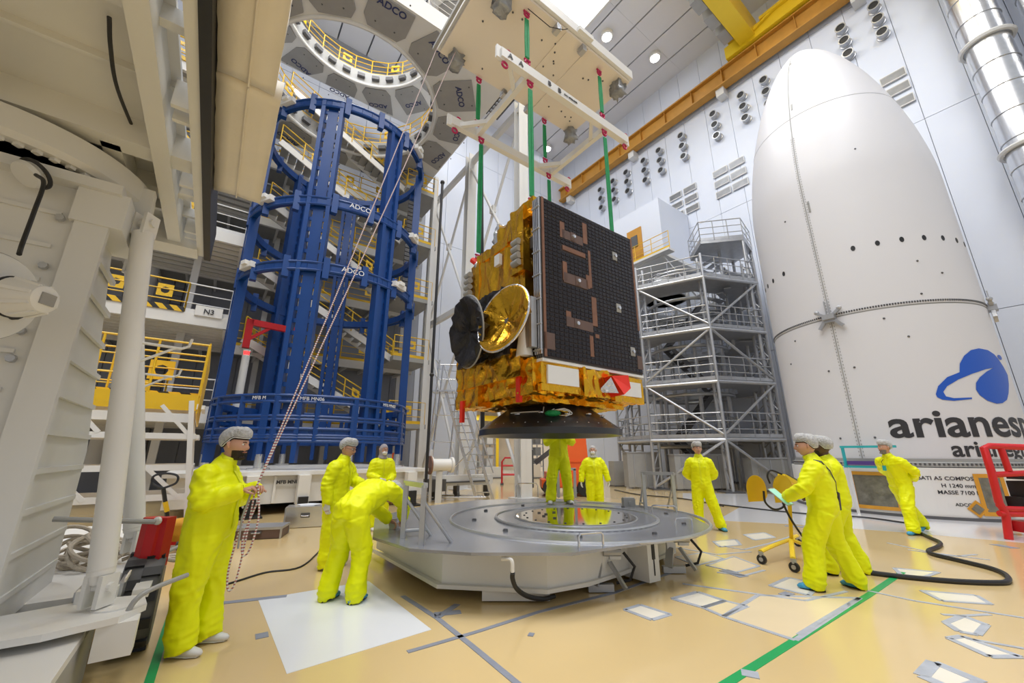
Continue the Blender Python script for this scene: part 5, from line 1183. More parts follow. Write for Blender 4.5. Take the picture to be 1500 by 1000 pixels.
# yellow trolley with cable guard discs
c0_ = pz(1117, 826); c1_ = pz(1165, 838); c2_ = pz(1216, 834); ctr_ = pz(1163, 815)
t = thing('yellow_trolley', 'yellow wheeled post trolley with two half round cable guards on top', 'trolley', (ctr_.x, ctr_.y, 0), 0)
hub = Vector((ctr_.x, ctr_.y, .2))
for i, c_ in enumerate((c0_, c1_, c2_, pz(1170, 800))):
    c_ = Vector((c_.x, c_.y, 0)); d = (hub-c_); G().path(catmull([hub+Vector((0, 0, .05)), hub.lerp(c_, .5)+Vector((0, 0, .12)), c_+Vector((0, 0, .17))]), [(.035, .025)]*13, 8).o('foot_arm', 'yelc', t, True)
    G().lathe([(.02, -.02), (.065, -.02), (.065, .02), (.02, .02)], c_+Vector((0, 0, .065)), 20, ax=(.8, .5, 0)).o('caster_wheel', 'black', t, True)
    G().lathe([(.03, -.025), (.03, .025)], c_+Vector((0, 0, .065)), 12, ax=(.8, .5, 0)).box(c_+Vector((0, 0, .14)), (.05, .05, .06)).o('caster_fork', 'galv', t)
top_ = Vector((4.2, 6.6, 1.05))
G().beam(hub, top_+Vector((.12, 0, 0)), .045, .045).o('post', 'yelc', t)
def guard(c, nm='cable_guard'):
    g = G(); pts = [(-.22, -.2), (-.22, .0)]+[(.22*math.cos(a), .0+.2*math.sin(a)) for a in [PI-PI*k/12 for k in range(13)]]+[(.22, -.12), (.14, -.2)]
    g.slab([Vector(c)+Vector((x*.93, x*.35, z)) for x, z in pts], .02); g.o(nm, 'yelc', t)
guard(top_+Vector((-.24, .25, -.02))); guard(top_+Vector((-.0, -.05, .0)))
G().beam(top_+Vector((-.2, -.05, -.02)), top_+Vector((.22, .1, -.02)), .05, .04).o('top_bar', 'yelc', t)
G().beam(top_+Vector((.1, .1, .18)), top_+Vector((.42, .2, .02)), .13, .06).o('control_box', 'yelc', t)
G().box(top_+Vector((.32, .25, .14)), (.18, .14, .04), Matrix.Rotation(.5, 3, 'Y')).o('control_panel', 'dgrey', t)
G().path(catmull([top_+Vector((.12, .1, .2)), top_+Vector((-.05, .1, .26)), top_+Vector((-.12, .1, .18)), top_+Vector((-.1, .1, .06))]), .014, 8).o('black_hose', 'black', t, True)
G().path(catmull([top_+Vector((-.22, .1, -.05)), top_+Vector((-.22, .1, -.22)), top_+Vector((-.1, .1, -.32)), top_+Vector((.05, .1, -.28)), top_+Vector((.1, .1, -.15))]), .016, 8).o('black_hose', 'black', t, True)
G().path(catmull([top_+Vector((.0, .05, -.15)), top_+Vector((.1, .05, -.45)), top_+Vector((.3, .05, -.8)), Vector((4.6, 6.45, .03))]), .016, 8).o('black_hose', 'black', t, True)
hp = [(1205, 822), (1240, 833), (1280, 839), (1330, 845), (1400, 851), (1455, 853), (1476, 851), (1474, 842), (1455, 833), (1420, 824), (1390, 817), (1366, 811), (1360, 806), (1374, 800), (1377, 794), (1360, 786), (1345, 778), (1337, 768), (1337, 763)]
o = G().path(catmull([pz(u, v, .03) for u, v in hp]), .03, 8).o('floor_hose', 'black', None, True); tag(o, 'thick black hose looping across the floor at the right', 'hose')
for i, (pts, l) in enumerate((([(1050, 738), (1100, 744), (1180, 752), (1262, 757), (1330, 766)], 'black cable along the floor in front of the white stand'), ([(900, 717), (935, 724), (1000, 730), (1060, 741)], 'black cable near the scaffold foot, left part'))):
    o = G().path(catmull([pz(u, v, .02) for u, v in pts]), .02, 6).o('floor_cable', 'black', None, True); tag(o, l, 'cable')
# red machine frame at the right edge
p = pz(1478, 790); t = thing('red_machine', 'red tubular machine guard with black engine at the right edge', 'machine', (p.x, p.y, 0), 0)
def R3(u, v, y=0): return py(u, v, p.y+y)
for dy in (0, .5):
    G().path([R3(1478, 790, dy), R3(1473, 752, dy), R3(1463, 735, dy), R3(1452, 690, dy), R3(1441, 656, dy), R3(1450, 653, dy), R3(1560, 657, dy)], .062, 10).o('tube_frame', 'redm', t, True)
    for (a, b) in (((1455, 695), (1560, 690)), ((1470, 745), (1560, 748)), ((1466, 656), (1478, 690)), ((1464, 752), (1560, 754))): G().tube(R3(*a, dy), R3(*b, dy), .055).o('cross_tube', 'redm', t, True)
for (a) in ((1443, 655), (1463, 740), (1456, 695)): G().tube(R3(*a, 0), R3(*a, .5), .045).o('cross_tube', 'redm', t, True)
G().box(R3(1520, 718, .25), (.7, .4, .35)).box(R3(1497, 697, .2), (.3, .3, .12)).box(R3(1505, 735, .3), (.5, .3, .2)).o('engine', 'black', t)
G().box(R3(1520, 772, .3), (.6, .5, .2)).o('red_base', 'redm', t)
t = thing('teal_frame', 'teal and purple frame lying on top of the stand beside the fairing', 'frame', cyl(-.22, 1.24, 3.05), 0)
c = cyl(-.20, 0, 3.05); tg = Vector((0, 0, 1)).cross(U0*math.cos(.2)-U1*math.sin(.2))
for zz in (1.22, 1.75): G().beam(c-tg*.6+Vector((0, 0, zz)), c+tg*.6+Vector((0, 0, zz)), .05, .06).o('teal_bar', 'teal', t)
G().beam(c-tg*.55+Vector((0, 0, 1.22)), c-tg*.55+Vector((0, 0, 1.75)), .05, .06).o('teal_bar', 'teal', t)
G().beam(c-tg*.5+Vector((0, 0, 1.32)), c+tg*.5+Vector((0, 0, 1.32)), .1, .1).o('purple_pad', 'purple', t)
for s_ in (-.5, .5): G().beam(c+tg*s_+Vector((0, 0, 0)), c+tg*s_+Vector((0, 0, 1.2)), .05).o('teal_leg', 'steelw', t)
# ---------------------------------------------------------------- people
def bake(g, voxel, smooth=4):
    me = bpy.data.meshes.new('t'); me.from_pydata([tuple(v) for v in g.v], [], g.f); me.update()
    bm = bmesh.new(); bm.from_mesh(me); bmesh.ops.recalc_face_normals(bm, faces=bm.faces); bm.to_mesh(me); bm.free()
    o = bpy.data.objects.new('t', me); COL.objects.link(o)
    r = o.modifiers.new('r', 'REMESH'); r.mode = 'VOXEL'; r.voxel_size = voxel
    s = o.modifiers.new('s', 'SMOOTH'); s.iterations = smooth; s.factor = .5
    dg = bpy.context.evaluated_depsgraph_get(); m2 = bpy.data.meshes.new_from_object(o.evaluated_get(dg)); bpy.data.objects.remove(o); return m2
def meshobj(me, nm, m, parent):
    me.materials.clear(); me.materials.append(M[m]); me.polygons.foreach_set('use_smooth', [True]*len(me.polygons))
    o = bpy.data.objects.new(nm, me); COL.objects.link(o); o.parent = parent; MWD[o.name] = MW(parent).copy(); return o
def head_pts(n=36, m=28):
    rx, ry, rz = .077, .098, .118; rings = []
    for i in range(m+1):
        la = PI*(i+.01)/(m+.02); ring = []
        for k in range(n):
            lo = 2*PI*k/n; d = Vector((math.sin(la)*math.cos(lo), math.sin(la)*math.sin(lo), -math.cos(la)))
            p = Vector((d.x*rx, d.y*ry, d.z*rz)); z = p.z; front = max(0, d.y)
            if z < 0: p.x *= 1-.30*(-z/rz)**1.4; p.y *= 1-(.10 if d.y > 0 else .30)*(-z/rz)**1.3
            e = lambda x0, sx, z0, sz: math.exp(-(((abs(p.x) if x0 else p.x)-x0)/sx)**2-((z-z0)/sz)**2)
            if d.y > 0:
                p.y += .026*e(0, .011, -.022, .018)+.012*e(0, .010, .0, .02)+.008*e(.0, .035, .03, .010)-.010*e(.032, .016, .008, .013)
                p.y += .007*e(0, .02, -.060, .009)+.010*e(0, .024, -.098, .018)+.004*e(.045, .02, -.02, .02)
            else: p.y -= .008*e(0, .06, .02, .05)
            ring.append(p)
        rings.append(ring)
    return rings
HEADR = head_pts()
def person(label, x, y, z0, psi, P={}):
    t = thing('person', label, 'person', (x, y, z0), math.radians(psi)-PI/2, 'workers in yellow coveralls'); F_ = MWD[t.name]; K = P.get('s', 1.0)
    D = dict(pelvis=(0, 0, .93), waist=(0, 0, 1.08), chest=(0, .01, 1.27), sh=(0, 0, 1.43), neck=(0, 0, 1.51), head=(0, .025, 1.665),
             LK=(-.11, .02, .50), LA=(-.12, 0, .09), RK=(.11, .02, .50), RA=(.12, 0, .09), LE=(-.26, -.02, 1.15), LW=(-.27, .06, .88), RE=(.26, -.02, 1.15), RW=(.27, .06, .88),
             yaw=0, pitch=0, skin='skin', hair='hair', toeL=0, toeR=0, cover='bootie', curl=.5, shw=.175, fat=1.0, roll=0)
    D.update(P)
    v = {k: Vector(D[k])*K for k in ('pelvis', 'waist', 'chest', 'sh', 'neck', 'head', 'LK', 'LA', 'RK', 'RA', 'LE', 'LW', 'RE', 'RW')}
    sx = Vector(D.get('sx', (1, 0, 0))).normalized(); fat = D['fat']
    up = (v['neck']-v['sh']).normalized()
    shL = v['sh']-sx*D['shw']*K-up*.055; shR = v['sh']+sx*D['shw']*K-up*.055
    hpL = v['pelvis']+Vector((-.085, 0, -.05)); hpR = v['pelvis']+Vector((.085, 0, -.05))
    # --- coverall
    g = G(F_)
    dn = (v['pelvis']-v['waist']).normalized()
    g.path([v['pelvis']+Vector((0, 0, -.12)), v['pelvis']+Vector((0, 0, -.05)), v['pelvis'], (v['pelvis']+v['waist'])/2, v['waist'], v['chest'], v['chest'].lerp(v['sh'], .6), v['sh'], v['neck']-up*.015, v['neck']+up*.03],
           [(.12, .10), (.185*fat, .145*fat), (.198*fat, .155*fat), (.192*fat, .155*fat), (.185*fat, .15*fat), (.205*fat, .158*fat), (.21, .14), (.175, .108), (.088, .085), (.068, .07)], 20, xa=sx)
    for s_, hp, kn, an in ((-1, hpL, v['LK'], v['LA']), (1, hpR, v['RK'], v['RA'])):
        P_ = catmull([hp, hp.lerp(kn, .5), kn, kn.lerp(an, .55), an+Vector((0, .01, .0)), an+Vector((0, .02, -.045))], 3)
        n_ = len(P_); r_ = [.122*fat+(.102-.122*fat)*min(1, i/(n_*.45)) if i < n_*.45 else .100+.005*math.sin(i*1.3) for i in range(n_)]
        g.path(P_, [(a, a*1.08) for a in r_], 16, xa=(1, 0, 0))
    for shp, el, wr in ((shL, v['LE'], v['LW']), (shR, v['RE'], v['RW'])):
        inn = shp.lerp(v['sh'], .5)
        P_ = catmull([inn, shp, shp.lerp(el, .5), el, el.lerp(wr, .5), wr], 3); n_ = len(P_)
        r_ = [.075+.0115*min(i, 2) if i < 3 else .100-.034*(i-3)/(n_-4) for i in range(n_)]
        g.path(P_, r_, 14)
        g.path([wr.lerp(el, .12), wr+(wr-el).normalized()*.01], [.062, .052], 14)
    me = bake(g, .0125, 4)
    # cloth folds
    Fi = F_.inverted()
    joints = [v['LK'], v['RK'], v['LE'], v['RE'], v['waist'], v['LA'], v['RA'], v['pelvis'], shL, shR]
    me.update(); nr = [q.normal.copy() for q in me.vertices]; sd = len(label)*1.37+x*3
    for q, n in zip(me.vertices, nr):
        c = Fi @ q.co; w = 0
        for j in joints: w += math.exp(-((c-j).length/.13)**2)
        w = min(w, 1); k_ = 2*noise.noise(c*3)
        p = Vector((c.x*7.0+sd+k_, c.y*7.0, c.z*15+2.5*c.x)); p2_ = Vector((c.x*9.0+sd+k_, c.y*9.0, c.z*2.2))
        f = (1-2.6*abs(noise.noise(p)))*w+(1-2.6*abs(noise.noise(p2_)))*(1-w)*.8+.25*noise.noise(p*2.3)
        q.co += n*(.016*f)
    me.transform(Fi)
    cv = meshobj(me, 'coverall', 'cover', t)
    bmx = bmesh.new(); bmx.from_mesh(me); bv = BVHTree.FromBMesh(bmx); bmx.free()
    # collar, cuffs, placket, pocket flaps
    c0 = v['neck']-up*.0; cg = G(F_)
    rr = [(.074, .08), (.070, .078), (.066, .073), (.062, .069), (.058, .064)]
    cg.path([c0-up*.02, c0+up*.02, c0+up*.055, c0+up*.05, c0+up*.0], [(.085, .085), (.072, .078), (.07, .077), (.062, .068), (.06, .064)], 20, cap=False, xa=sx); cg.o('collar', 'collar', cv, 2)
    if abs(v['sh'].y-v['pelvis'].y) < .25:
        for nm, xs, zs, dy in (('zip_placket', (-.018, .018), [.92+.045*i for i in range(13)], .006), ('pocket_flap', (-.13, -.05), [1.27, 1.3], .008), ('pocket_flap', (.05, .13), [1.27, 1.3], .008)):
            g = G(F_); vs = []; ok = True
            for z in zs:
                for xx in xs:
                    c = v['pelvis'].lerp(v['sh'], max(0, min(1, (z*K-v['pelvis'].z)/(v['sh'].z-v['pelvis'].z)))); h = bv.ray_cast(Vector((c.x+xx, c.y+.6, z*K)), Vector((0, -1, 0)))[0]
                    if h is None: ok = False; break
                    vs.append(h+Vector((0, dy, 0)))
                if not ok: break
            if ok:
                n_ = len(zs); g.add(vs, [(2*i, 2*i+1, 2*i+3, 2*i+2) for i in range(n_-1)]); g.add([q-Vector((0, .02, 0)) for q in vs], [(2*i, 2*i+1, 2*i+3, 2*i+2) for i in range(n_-1)]); g.o(nm, 'collar', cv)
    # --- body: head, neck, arms and hands, legs: one mesh
    g = G(F_)
    fdir = Vector((math.sin(math.radians(D['yaw'])), math.cos(math.radians(D['yaw'])), 0))
    Rh = Matrix.Rotation(-math.radians(D['yaw']), 3, 'Z') @ Matrix.Rotation(math.radians(D['pitch']), 3, 'X') @ Matrix.Rotation(math.radians(D['roll']), 3, 'Y')
    H = v['head']; hx = lambda q: H+Rh @ (Vector(q)*1.07)
    g.loft([[hx(q) for q in ring] for ring in HEADR])
    for s_ in (-1, 1):
        g.path([hx((s_*.074, -.005, -.028)), hx((s_*.083, -.012, -.01)), hx((s_*.086, -.014, .01)), hx((s_*.078, -.008, .026))], [(.006, .01), (.008, .015), (.009, .018), (.005, .01)], 10)
    g.path([v['sh'], v['neck'], hx((0, -.02, -.07)), hx((0, -.01, -.03))], [.06, .056, .056, .05], 14)
    g.path([v['pelvis'], v['waist'], v['chest'], v['sh']], [(.10, .08), (.10, .08), (.12, .08), (.10, .06)], 12, xa=sx)
    for hp, kn, an in ((hpL, v['LK'], v['LA']), (hpR, v['RK'], v['RA'])): g.path([hp, kn, an], [.06, .045, .035], 8)
    for side, shp, el, wr in ((-1, shL, v['LE'], v['LW']), (1, shR, v['RE'], v['RW'])):
        g.path([v['sh'], shp, el, wr], [.04, .04, .034, .026], 10)
        d = (wr-el).normalized(); hd = Vector(D.get('LH' if side < 0 else 'RH', d)).normalized()
        nrm = Vector(D.get('LN' if side < 0 else 'RN', (-side, 0, 0))); nrm = (nrm-hd*nrm.dot(hd)).normalized(); sd_ = hd.cross(nrm).normalized()*(-side)
        # nrm: palm normal, sd_: towards thumb
        g.path([wr, wr+hd*.03, wr+hd*.06, wr+hd*.092], [(.024, .019), (.036, .015), (.040, .014), (.036, .011)], 12, xa=sd_)
        cu = D['curl']
        for f, (off, L) in enumerate(((.028, .072), (.010, .08), (-.010, .075), (-.028, .058))):
            p = wr+hd*.088+sd_*off; q = [p-hd*.012]; a = .15; dd = hd
            for s2 in (.45, .3, .25):
                a += cu*.75; dd = hd*math.cos(a)+nrm*math.sin(a); p = p+dd*L*s2; q.append(p)
            g.path([q[0], q[0]+hd*.012]+q[1:], [.0095, .0095, .009, .0082, .006], 8)
        p = wr+hd*.03+sd_*.026; q = [p, p+(hd*.5+sd_*.75+nrm*.3).normalized()*.034]; q.append(q[-1]+(hd*.8+sd_*.3+nrm*.5).normalized()*.03); q.append(q[-1]+(hd*.8+nrm*.6).normalized()*.022)
        g.path(q, [.013, .012, .010, .007], 8)
    sk = 'glove' if D.get('gloves') else D['skin']
    body = g.o('body', D['skin'], t, 2)
    if D.get('gloves'):
        for side, el, wr in ((-1, v['LE'], v['LW']), (1, v['RE'], v['RW'])):
            d = (wr-el).normalized(); hd = Vector(D.get('LH' if side < 0 else 'RH', d)).normalized(); nrm = Vector(D.get('LN' if side < 0 else 'RN', (-side, 0, 0))); nrm = (nrm-hd*nrm.dot(hd)).normalized(); sd_ = hd.cross(nrm).normalized()*(-side)
            g = G(F_); g.path([wr-d*.02, wr+hd*.03, wr+hd*.06, wr+hd*.094], [(.032, .027), (.040, .020), (.044, .019), (.040, .016)], 12, xa=sd_)
            for off, L in ((.028, .072), (.010, .08), (-.010, .075), (-.028, .058)):
                p = wr+hd*.088+sd_*off; q = [p-hd*.012]; a = .15
                for s2 in (.45, .3, .25):
                    a += D['curl']*.75; p = p+(hd*math.cos(a)+nrm*math.sin(a))*L*s2; q.append(p)
                g.path(q, [.012, .0115, .011, .009], 8)
            p = wr+hd*.03+sd_*.026; q = [p, p+(hd*.5+sd_*.75+nrm*.3).normalized()*.034]; q.append(q[-1]+(hd*.8+sd_*.3+nrm*.5).normalized()*.03); q.append(q[-1]+(hd*.8+nrm*.6).normalized()*.022)
            g.path(q, [.015, .015, .013, .009], 8); g.o('glove', 'glove', t, 2)
    for s_ in (-1, 1):
        ey = G(F_).sph(hx((s_*.031, .078, .010)), (.0125, .0125, .0105), 10, 8).o('eye', 'eye', t, 2)
        G(F_).sph(hx((s_*.031, .089, .010)), (.0045, .0045, .0045), 8, 6).o('pupil', 'iris', ey, 2)
        G(F_).path([hx((s_*.016, .098, .026)), hx((s_*.032, .096, .031)), hx((s_*.048, .085, .026))], [(.003, .004)]*3, 6).o('eyebrow', D['hair'], t, 2)
    G(F_).path([hx((-.024, .088, -.058)), hx((-.01, .101, -.055)), hx((.01, .101, -.055)), hx((.024, .088, -.058))], [(.003, .003), (.006, .006), (.006, .006), (.003, .003)], 6).o('mouth', 'lips', t, 2)
    # hair and net / hood
    def shell(k, zc, ph, nm, m, puff=0, lowb=-.04, seed=0, par=None):
        rings = []; n = 32; mm = 12
        for i in range(mm+1):
            f = i/mm; ring = []
            for j in range(n):
                lo = 2*PI*j/n; yb = math.sin(lo); lw = lowb+(.085 if yb > .1 else .085*(max(0, yb+.6)/.7) if yb > -.6 else 0)
                ze = lw; la = math.asin(max(-.9, min(.99, ze/.13))); ang = la+(PI/2-la)*f
                d = Vector((math.cos(ang)*math.cos(lo), math.cos(ang)*math.sin(lo), math.sin(ang)))
                pf = puff*(1+.25*noise.noise(Vector((lo*2.5+seed, f*3, seed))))*math.sin(PI*min(1, f*.9+.12)) if puff else .002*noise.noise(d*8)
                cr = .004*(1-2*abs(noise.noise(Vector((math.cos(lo)*5, math.sin(lo)*5, f*2+seed))))) if puff else 0
                ring.append(hx((d.x*(.079*k+pf+cr), d.y*(.100*k+pf+cr)-.004, d.z*(.121*k+pf+cr)+zc)))
            rings.append(ring)
        g = G(F_); g.loft(rings, cap=False)
        return g.o(nm, m, par or t, 2)
    if D.get('hood'):
        g = G(F_); rings = []
        for i in range(15):
            f = i/14; z = -.17+.290*f; ring = []
            for j in range(28):
                lo = 2*PI*j/28; r = math.sqrt(max(0.0004, 1-max(0, (z-.0)/.126)**2)) if z > 0 else 1-.18*min(1, -z/.1)+.25*max(0, (-z-.1)/.07)
                rx, ry = .086*r, .106*r
                ya = ry*math.sin(lo)-.006
                if math.sin(lo) > .45 and abs(math.cos(lo)) < .85 and -.06 < z < .045: ya = min(ya, .055)
                ring.append(hx((rx*math.cos(lo), ya, z)))
            rings.append(ring)
        g.loft(rings, cap=True); g.o('hood', D['hood'], t, 2)
    else:
        shell(1.03, .004, 0, 'hair', D['hair'])
        shell(1.06, .01, 0, 'hair_net', 'net', puff=.038, lowb=-.03, seed=x)
        g = G(F_); pts = []
        for j in range(33):
            lo = 2*PI*j/32; yb = math.sin(lo); lw = -.03+(.085 if yb > .1 else .085*(max(0, yb+.6)/.7) if yb > -.6 else 0); la = math.asin(max(-.9, min(.99, lw/.13)))
            pts.append(hx((math.cos(la)*math.cos(lo)*.088, math.cos(la)*math.sin(lo)*.110-.004, lw+.008)))
        g.path(pts, .0045, 6).o('net_band', 'mask', t, 2)
    if D.get('beard'):
        g = G(F_); rings = []
        for i in range(6):
            z = -.035-.018*i; rings.append([hx(((.068-.006*i)*math.cos(a), (.089-.004*i)*math.sin(a)+(.008 if z < -.05 else 0), z)) for a in [PI*(.03+.94*k/14) for k in range(15)]])
        vs = [q for r in rings for q in r]; g.add(vs, [(i*15+j, i*15+j+1, (i+1)*15+j+1, (i+1)*15+j) for i in range(5) for j in range(14)]); g.sph(hx((0, .078, -.105)), (.035, .025, .018), 10, 6); g.o('beard', D['beard'], t, 2)
    if D.get('mask'):
        g = G(F_); g.sph(hx((0, .068, -.05)), (.058, .055, .05), 16, 10); g.o('face_mask', 'mask', t, 2)
    if D.get('glasses'):
        g = G(F_)
        for s_ in (-1, 1): g.torus(hx((s_*.033, .107, .008)), .021, .002, ax=Rh @ Vector((0, 1, 0)), n=16, m=5); g.tube(hx((s_*.052, .105, .012)), hx((s_*.08, .0, .012)), .002, n=5)
        g.o('glasses', 'black', t)
    # shoes
    for s_, an, toe in ((-1, v['LA'], D['toeL']), (1, v['RA'], D['toeR'])):
        ta = math.radians(toe); td = Vector((math.sin(ta), math.cos(ta), 0)); hz = an.z-.09; pit = D.get('pitL' if s_ < 0 else 'pitR', 0)
        b = Vector((an.x, an.y, max(hz, 0))); dz = math.sin(math.radians(pit)); dd = (td*math.cos(math.radians(pit))+Vector((0, 0, -dz)))
        def Q(l, h): return b+dd*l+Vector((0, 0, h))
        k = 1.0 if D['cover'] == 'shoe' else 1.12
        g = G(F_); g.path([Q(-.085, .04), Q(-.06, .042), Q(0, .05), Q(.06, .045), Q(.12, .036), Q(.17, .03), Q(.195, .026)], [(.015, .02), (.036*k, .036*k), (.04*k, .045*k), (.043*k, .042*k), (.046*k, .034*k), (.036*k, .025*k), (.012, .012)], 14, xa=td.cross(Vector((0, 0, 1))))
        g.path([Q(-.02, .05), Q(-.02, .11)], [.042, .045], 12)
        o = g.o('shoe' if D['cover'] == 'shoe' else 'shoe_cover', D['cover'], t, 2)
        for q in o.data.vertices:
            w_ = (F_ @ q.co) if False else None
        if D['cover'] == 'bootie': crumple(o.data, .006, 28, x)
        for q in o.data.vertices: q.co.z = max(q.co.z, .004 if hz <= 0.005 else q.co.z)
        G(F_).path([Q(-.08, .012), Q(.0, .012), Q(.1, .010), Q(.17, .010)], [(.03, .010), (.038, .010), (.043, .009), (.03, .008)], 10, xa=td.cross(Vector((0, 0, 1)))).o('sole', 'black' if D['cover'] == 'bootie' else 'white', t)
    return t, F_, v
# man holding the rope
m1, F1, v1 = person('bearded man in yellow coverall and white shoes holding striped ropes', -2.70, 3.88, 0, 6, dict(
    s=1.0, shw=.17, head=(.0, .09, 1.65), sh=(0, 0, 1.42), neck=(0, .035, 1.50), LK=(-.12, .03, .5), LA=(-.12, .05, .09), RK=(.12, -.02, .5), RA=(.13, .0, .09),
    RE=(.25, .02, 1.17), RW=(.13, .27, 1.25), RN=(-.3, 0, -1), LE=(-.25, .05, 1.15), LW=(-.05, .30, 1.25), LN=(.3, 0, -1), yaw=4, pitch=-6, curl=1.1, beard='hair', cover='shoe', toeL=-5, toeR=5, fat=1.18))
hand1 = F1 @ Vector((.06, .36, 1.27))
t = thing('tag_ropes', 'thin red and white ropes from the bearded man up to the cream plate', 'rope', hand1, 0)
for i, e in enumerate((W(2.75, 5.7, 9.45), W(2.45, 5.9, 9.6))): G().path([hand1+Vector((0, .0, 0)), hand1.lerp(e, .5)-Vector((0, 0, .08)), e], .0075, 6).o('rope_line', 'rw', t)
for i, (dx, L) in enumerate(((-.02, .76), (.06, .5))):
    G().path(catmull([hand1+Vector((dx*.3, 0, 0)), hand1+Vector((dx, .01, -L*.5)), hand1+Vector((dx-.03, .01, -L)), hand1+Vector((dx-.08, .0, -L-.06)), hand1+Vector((dx-.1, .0, -L*.8)), hand1+Vector((dx-.02, 0, -.1))]), .008, 6).o('hanging_loop', 'rw', t)
G().path([hand1+Vector((-.02, -.02, -.02)), hand1+Vector((-.07, -.02, -.25)), hand1+Vector((-.06, -.02, -.5))], .008, 6).o('grey_cord', 'mgrey', t)
# two at the left by the platform
person('man in yellow coverall with glasses and hair net, standing left of the platform', -2.62, 6.35, 0, -8, dict(
    sh=(0, .04, 1.42), neck=(0, .06, 1.5), head=(0, .11, 1.64), chest=(0, .02, 1.27), RE=(.25, -.02, 1.15), RW=(.26, .02, .88), LE=(-.24, .12, 1.16), LW=(-.10, .34, 1.12), yaw=2, pitch=-14, glasses=1, cover='shoe', skin='skin', fat=1.05, gloves=1, hair='hairg'))
person('worker in yellow coverall with grey hood and white face mask, behind the bending man', -2.9, 9.3, 0, -55, dict(
    hood='hood', mask=1, gloves=1, RE=(.25, .05, 1.12), RW=(.12, .28, 1.05), LE=(-.25, .03, 1.12), LW=(-.12, .22, 1.0), yaw=-10, pitch=-8, cover='shoe', s=.99))
person('worker in yellow coverall bending over the left edge of the platform, seen from behind', -1.86, 4.98, 0, 70, dict(
    pelvis=(0, -.02, .92), waist=(0, .14, 1.02), chest=(.02, .33, 1.1), sh=(.03, .47, 1.13), neck=(.03, .56, 1.12), head=(.04, .68, 1.06), pitch=-70,
    LK=(-.16, .06, .5), LA=(-.20, -.03, .09), RK=(.13, .08, .5), RA=(.14, .02, .09), LE=(-.2, .62, .9), LW=(-.05, .80, .72), RE=(.26, .66, .95), RW=(.12, .85, .75), RN=(-.5, 0, -1), LN=(.5, 0, -1), fat=1.08, curl=.7))
# on the platform
person('worker in yellow coverall standing on the platform behind the black cone', .97, 8.62, .6, -85, dict(
    LE=(-.26, .1, 1.2), LW=(-.06, .24, 1.33), RE=(.26, .1, 1.2), RW=(.06, .24, 1.36), LA=(-.18, 0, .09), RA=(.19, 0, .09), LK=(-.15, .02, .5), RK=(.16, .02, .5), pitch=-5, cover='shoe', gloves=1, toeL=-12, toeR=14, LN=(1, 0, 0), RN=(-1, 0, 0)))
person('man with white hood and beard cover, hands hanging at his sides', 2.15, 11.0, 0, -95, dict(
    hood='net', mask=1, gloves=1, LE=(-.3, 0, 1.15), LW=(-.36, .04, .90), RE=(.3, 0, 1.15), RW=(.34, .05, .88), yaw=8, fat=1.15, s=.99, cover='shoe'))
person('man in yellow coverall with hands behind his back, in front of the scaffold', 4.18, 9.3, 0, -112, dict(
    LE=(-.28, -.1, 1.13), LW=(-.08, -.22, .98), RE=(.28, -.1, 1.13), RW=(.08, -.22, .98), LA=(-.28, 0, .09), LK=(-.18, .03, .5), RA=(.14, .0, .09), RK=(.12, .02, .5), yaw=-14, toeL=-25, toeR=20, fat=1.02, LN=(1, 0, 0), RN=(-1, 0, 0)))
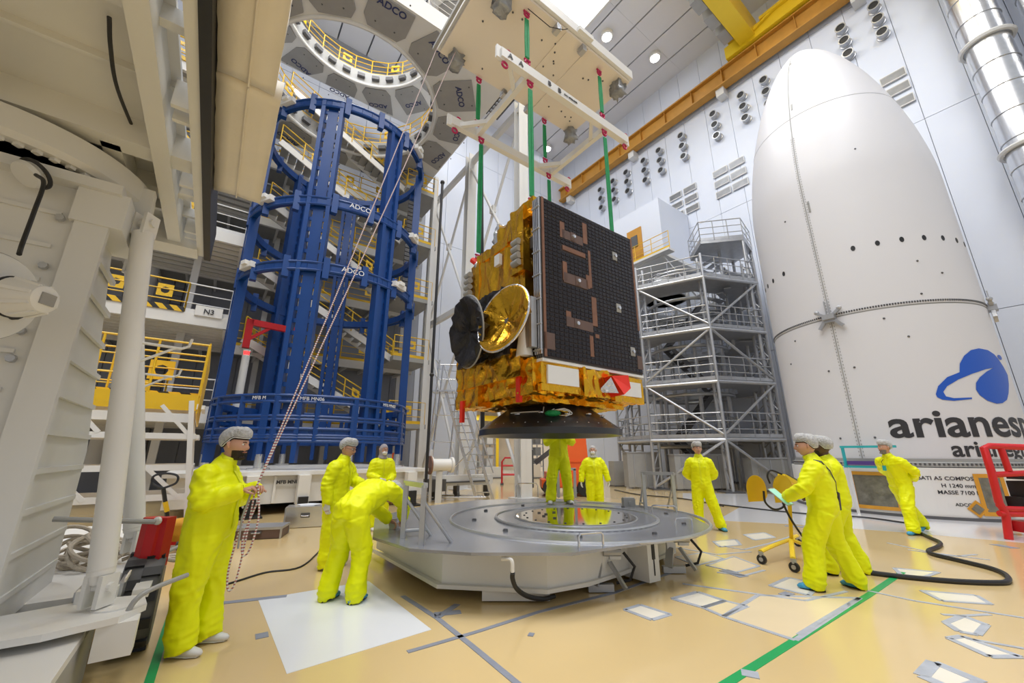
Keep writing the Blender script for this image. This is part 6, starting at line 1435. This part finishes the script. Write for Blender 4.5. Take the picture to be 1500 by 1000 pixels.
# trio at the right
m8, F8, v8 = person('worker seen from behind with a black strap across the back, holding a tablet', 3.90, 5.36, 0, 128, dict(
    s=1.0, head=(-.03, .06, 1.66), neck=(-.01, .03, 1.51), LA=(-.22, .16, .09), LK=(-.14, .14, .50), RA=(.25, -.12, .09), RK=(.17, 0, .50), LE=(-.3, .08, 1.16), LW=(-.16, .33, 1.02), RE=(.28, .04, 1.15), RW=(.15, .28, 1.08),
    yaw=-26, pitch=-3, hair='hair', toeL=-15, toeR=20, fat=1.0, RN=(-1, 0, 0), LN=(1, 0, 0)))
G(F8).path([(v+Vector((0, 0, 0))) for v in [Vector((-.11, -.02, 1.49)), Vector((-.09, -.10, 1.47)), Vector((.0, -.145, 1.36)), Vector((.1, -.155, 1.22)), Vector((.2, -.12, 1.08)), Vector((.23, -.03, .98))]], [(.003, .014)]*6, 8, xa=(0, 1, 0)).o('shoulder_strap', 'black', m8)
G(F8).box((.225, -.09, .99), (.06, .07, .21), Matrix.Rotation(.3, 3, 'Y')).o('radio_pouch', 'black', m8)
o = thing('tablet', 'glowing tablet held by the worker with the black strap', 'tablet', F8 @ Vector((-.14, .42, 1.03)), math.radians(38))
Ft = MWD[o.name] @ Matrix.Rotation(.75, 4, 'X'); G(Ft).bb(-.10, .12, -.15, .13, -.008, 0).o('tablet_body', 'galv', o); G(Ft).bb(-.09, .11, -.14, .12, 0, .002).o('tablet_screen', 'screen', o)
person('worker in yellow coverall with dark beard, just right of the worker with the strap', 4.58, 6.0, 0, 140, dict(
    s=1.0, skin='skind', head=(-.03, .06, 1.66), neck=(-.01, .03, 1.5), LA=(-.18, .22, .09), LK=(-.13, .18, .5), RA=(.17, -.12, .09), RK=(.14, .02, .5), LE=(-.28, .08, 1.14), LW=(-.2, .3, 1.0), RE=(.27, -.02, 1.15), RW=(.24, .2, 1.02), yaw=16, beard='hair', toeR=10))
person('worker almost hidden behind the pair at the yellow trolley', 6.02, 8.1, 0, 190, dict(s=.97, LA=(-.16, .1, .09), LK=(-.12, .08, .5)))
m11, F11, v11 = person('tall man striding with hands behind his back before the fairing stand', 8.28, 8.95, 0, 196, dict(
    s=1.02, pelvis=(0, .05, .95), waist=(0, .08, 1.09), chest=(0, .14, 1.28), sh=(0, .20, 1.42), neck=(0, .23, 1.5), head=(0, .27, 1.66), LA=(-.16, .26, .09), LK=(-.12, .2, .5), RA=(.10, -.48, .13), RK=(.10, -.16, .5),
    LE=(-.27, .0, 1.18), LW=(-.12, -.16, 1.03), RE=(.27, .0, 1.18), RW=(.1, -.16, 1.0), yaw=20, pitR=25, hair='hairg', beard='hairg', LN=(1, 0, 0), RN=(-1, 0, 0)))
G(F11).path([(.05, .24, 1.5), (.06, .36, 1.4), (.03, .37, 1.3)], [(.004, .006)]*3, 6).o('lanyard', 'black', m11); G(F11).box((.03, .365, 1.27), (.06, .02, .1)).o('badge', 'teal', m11)
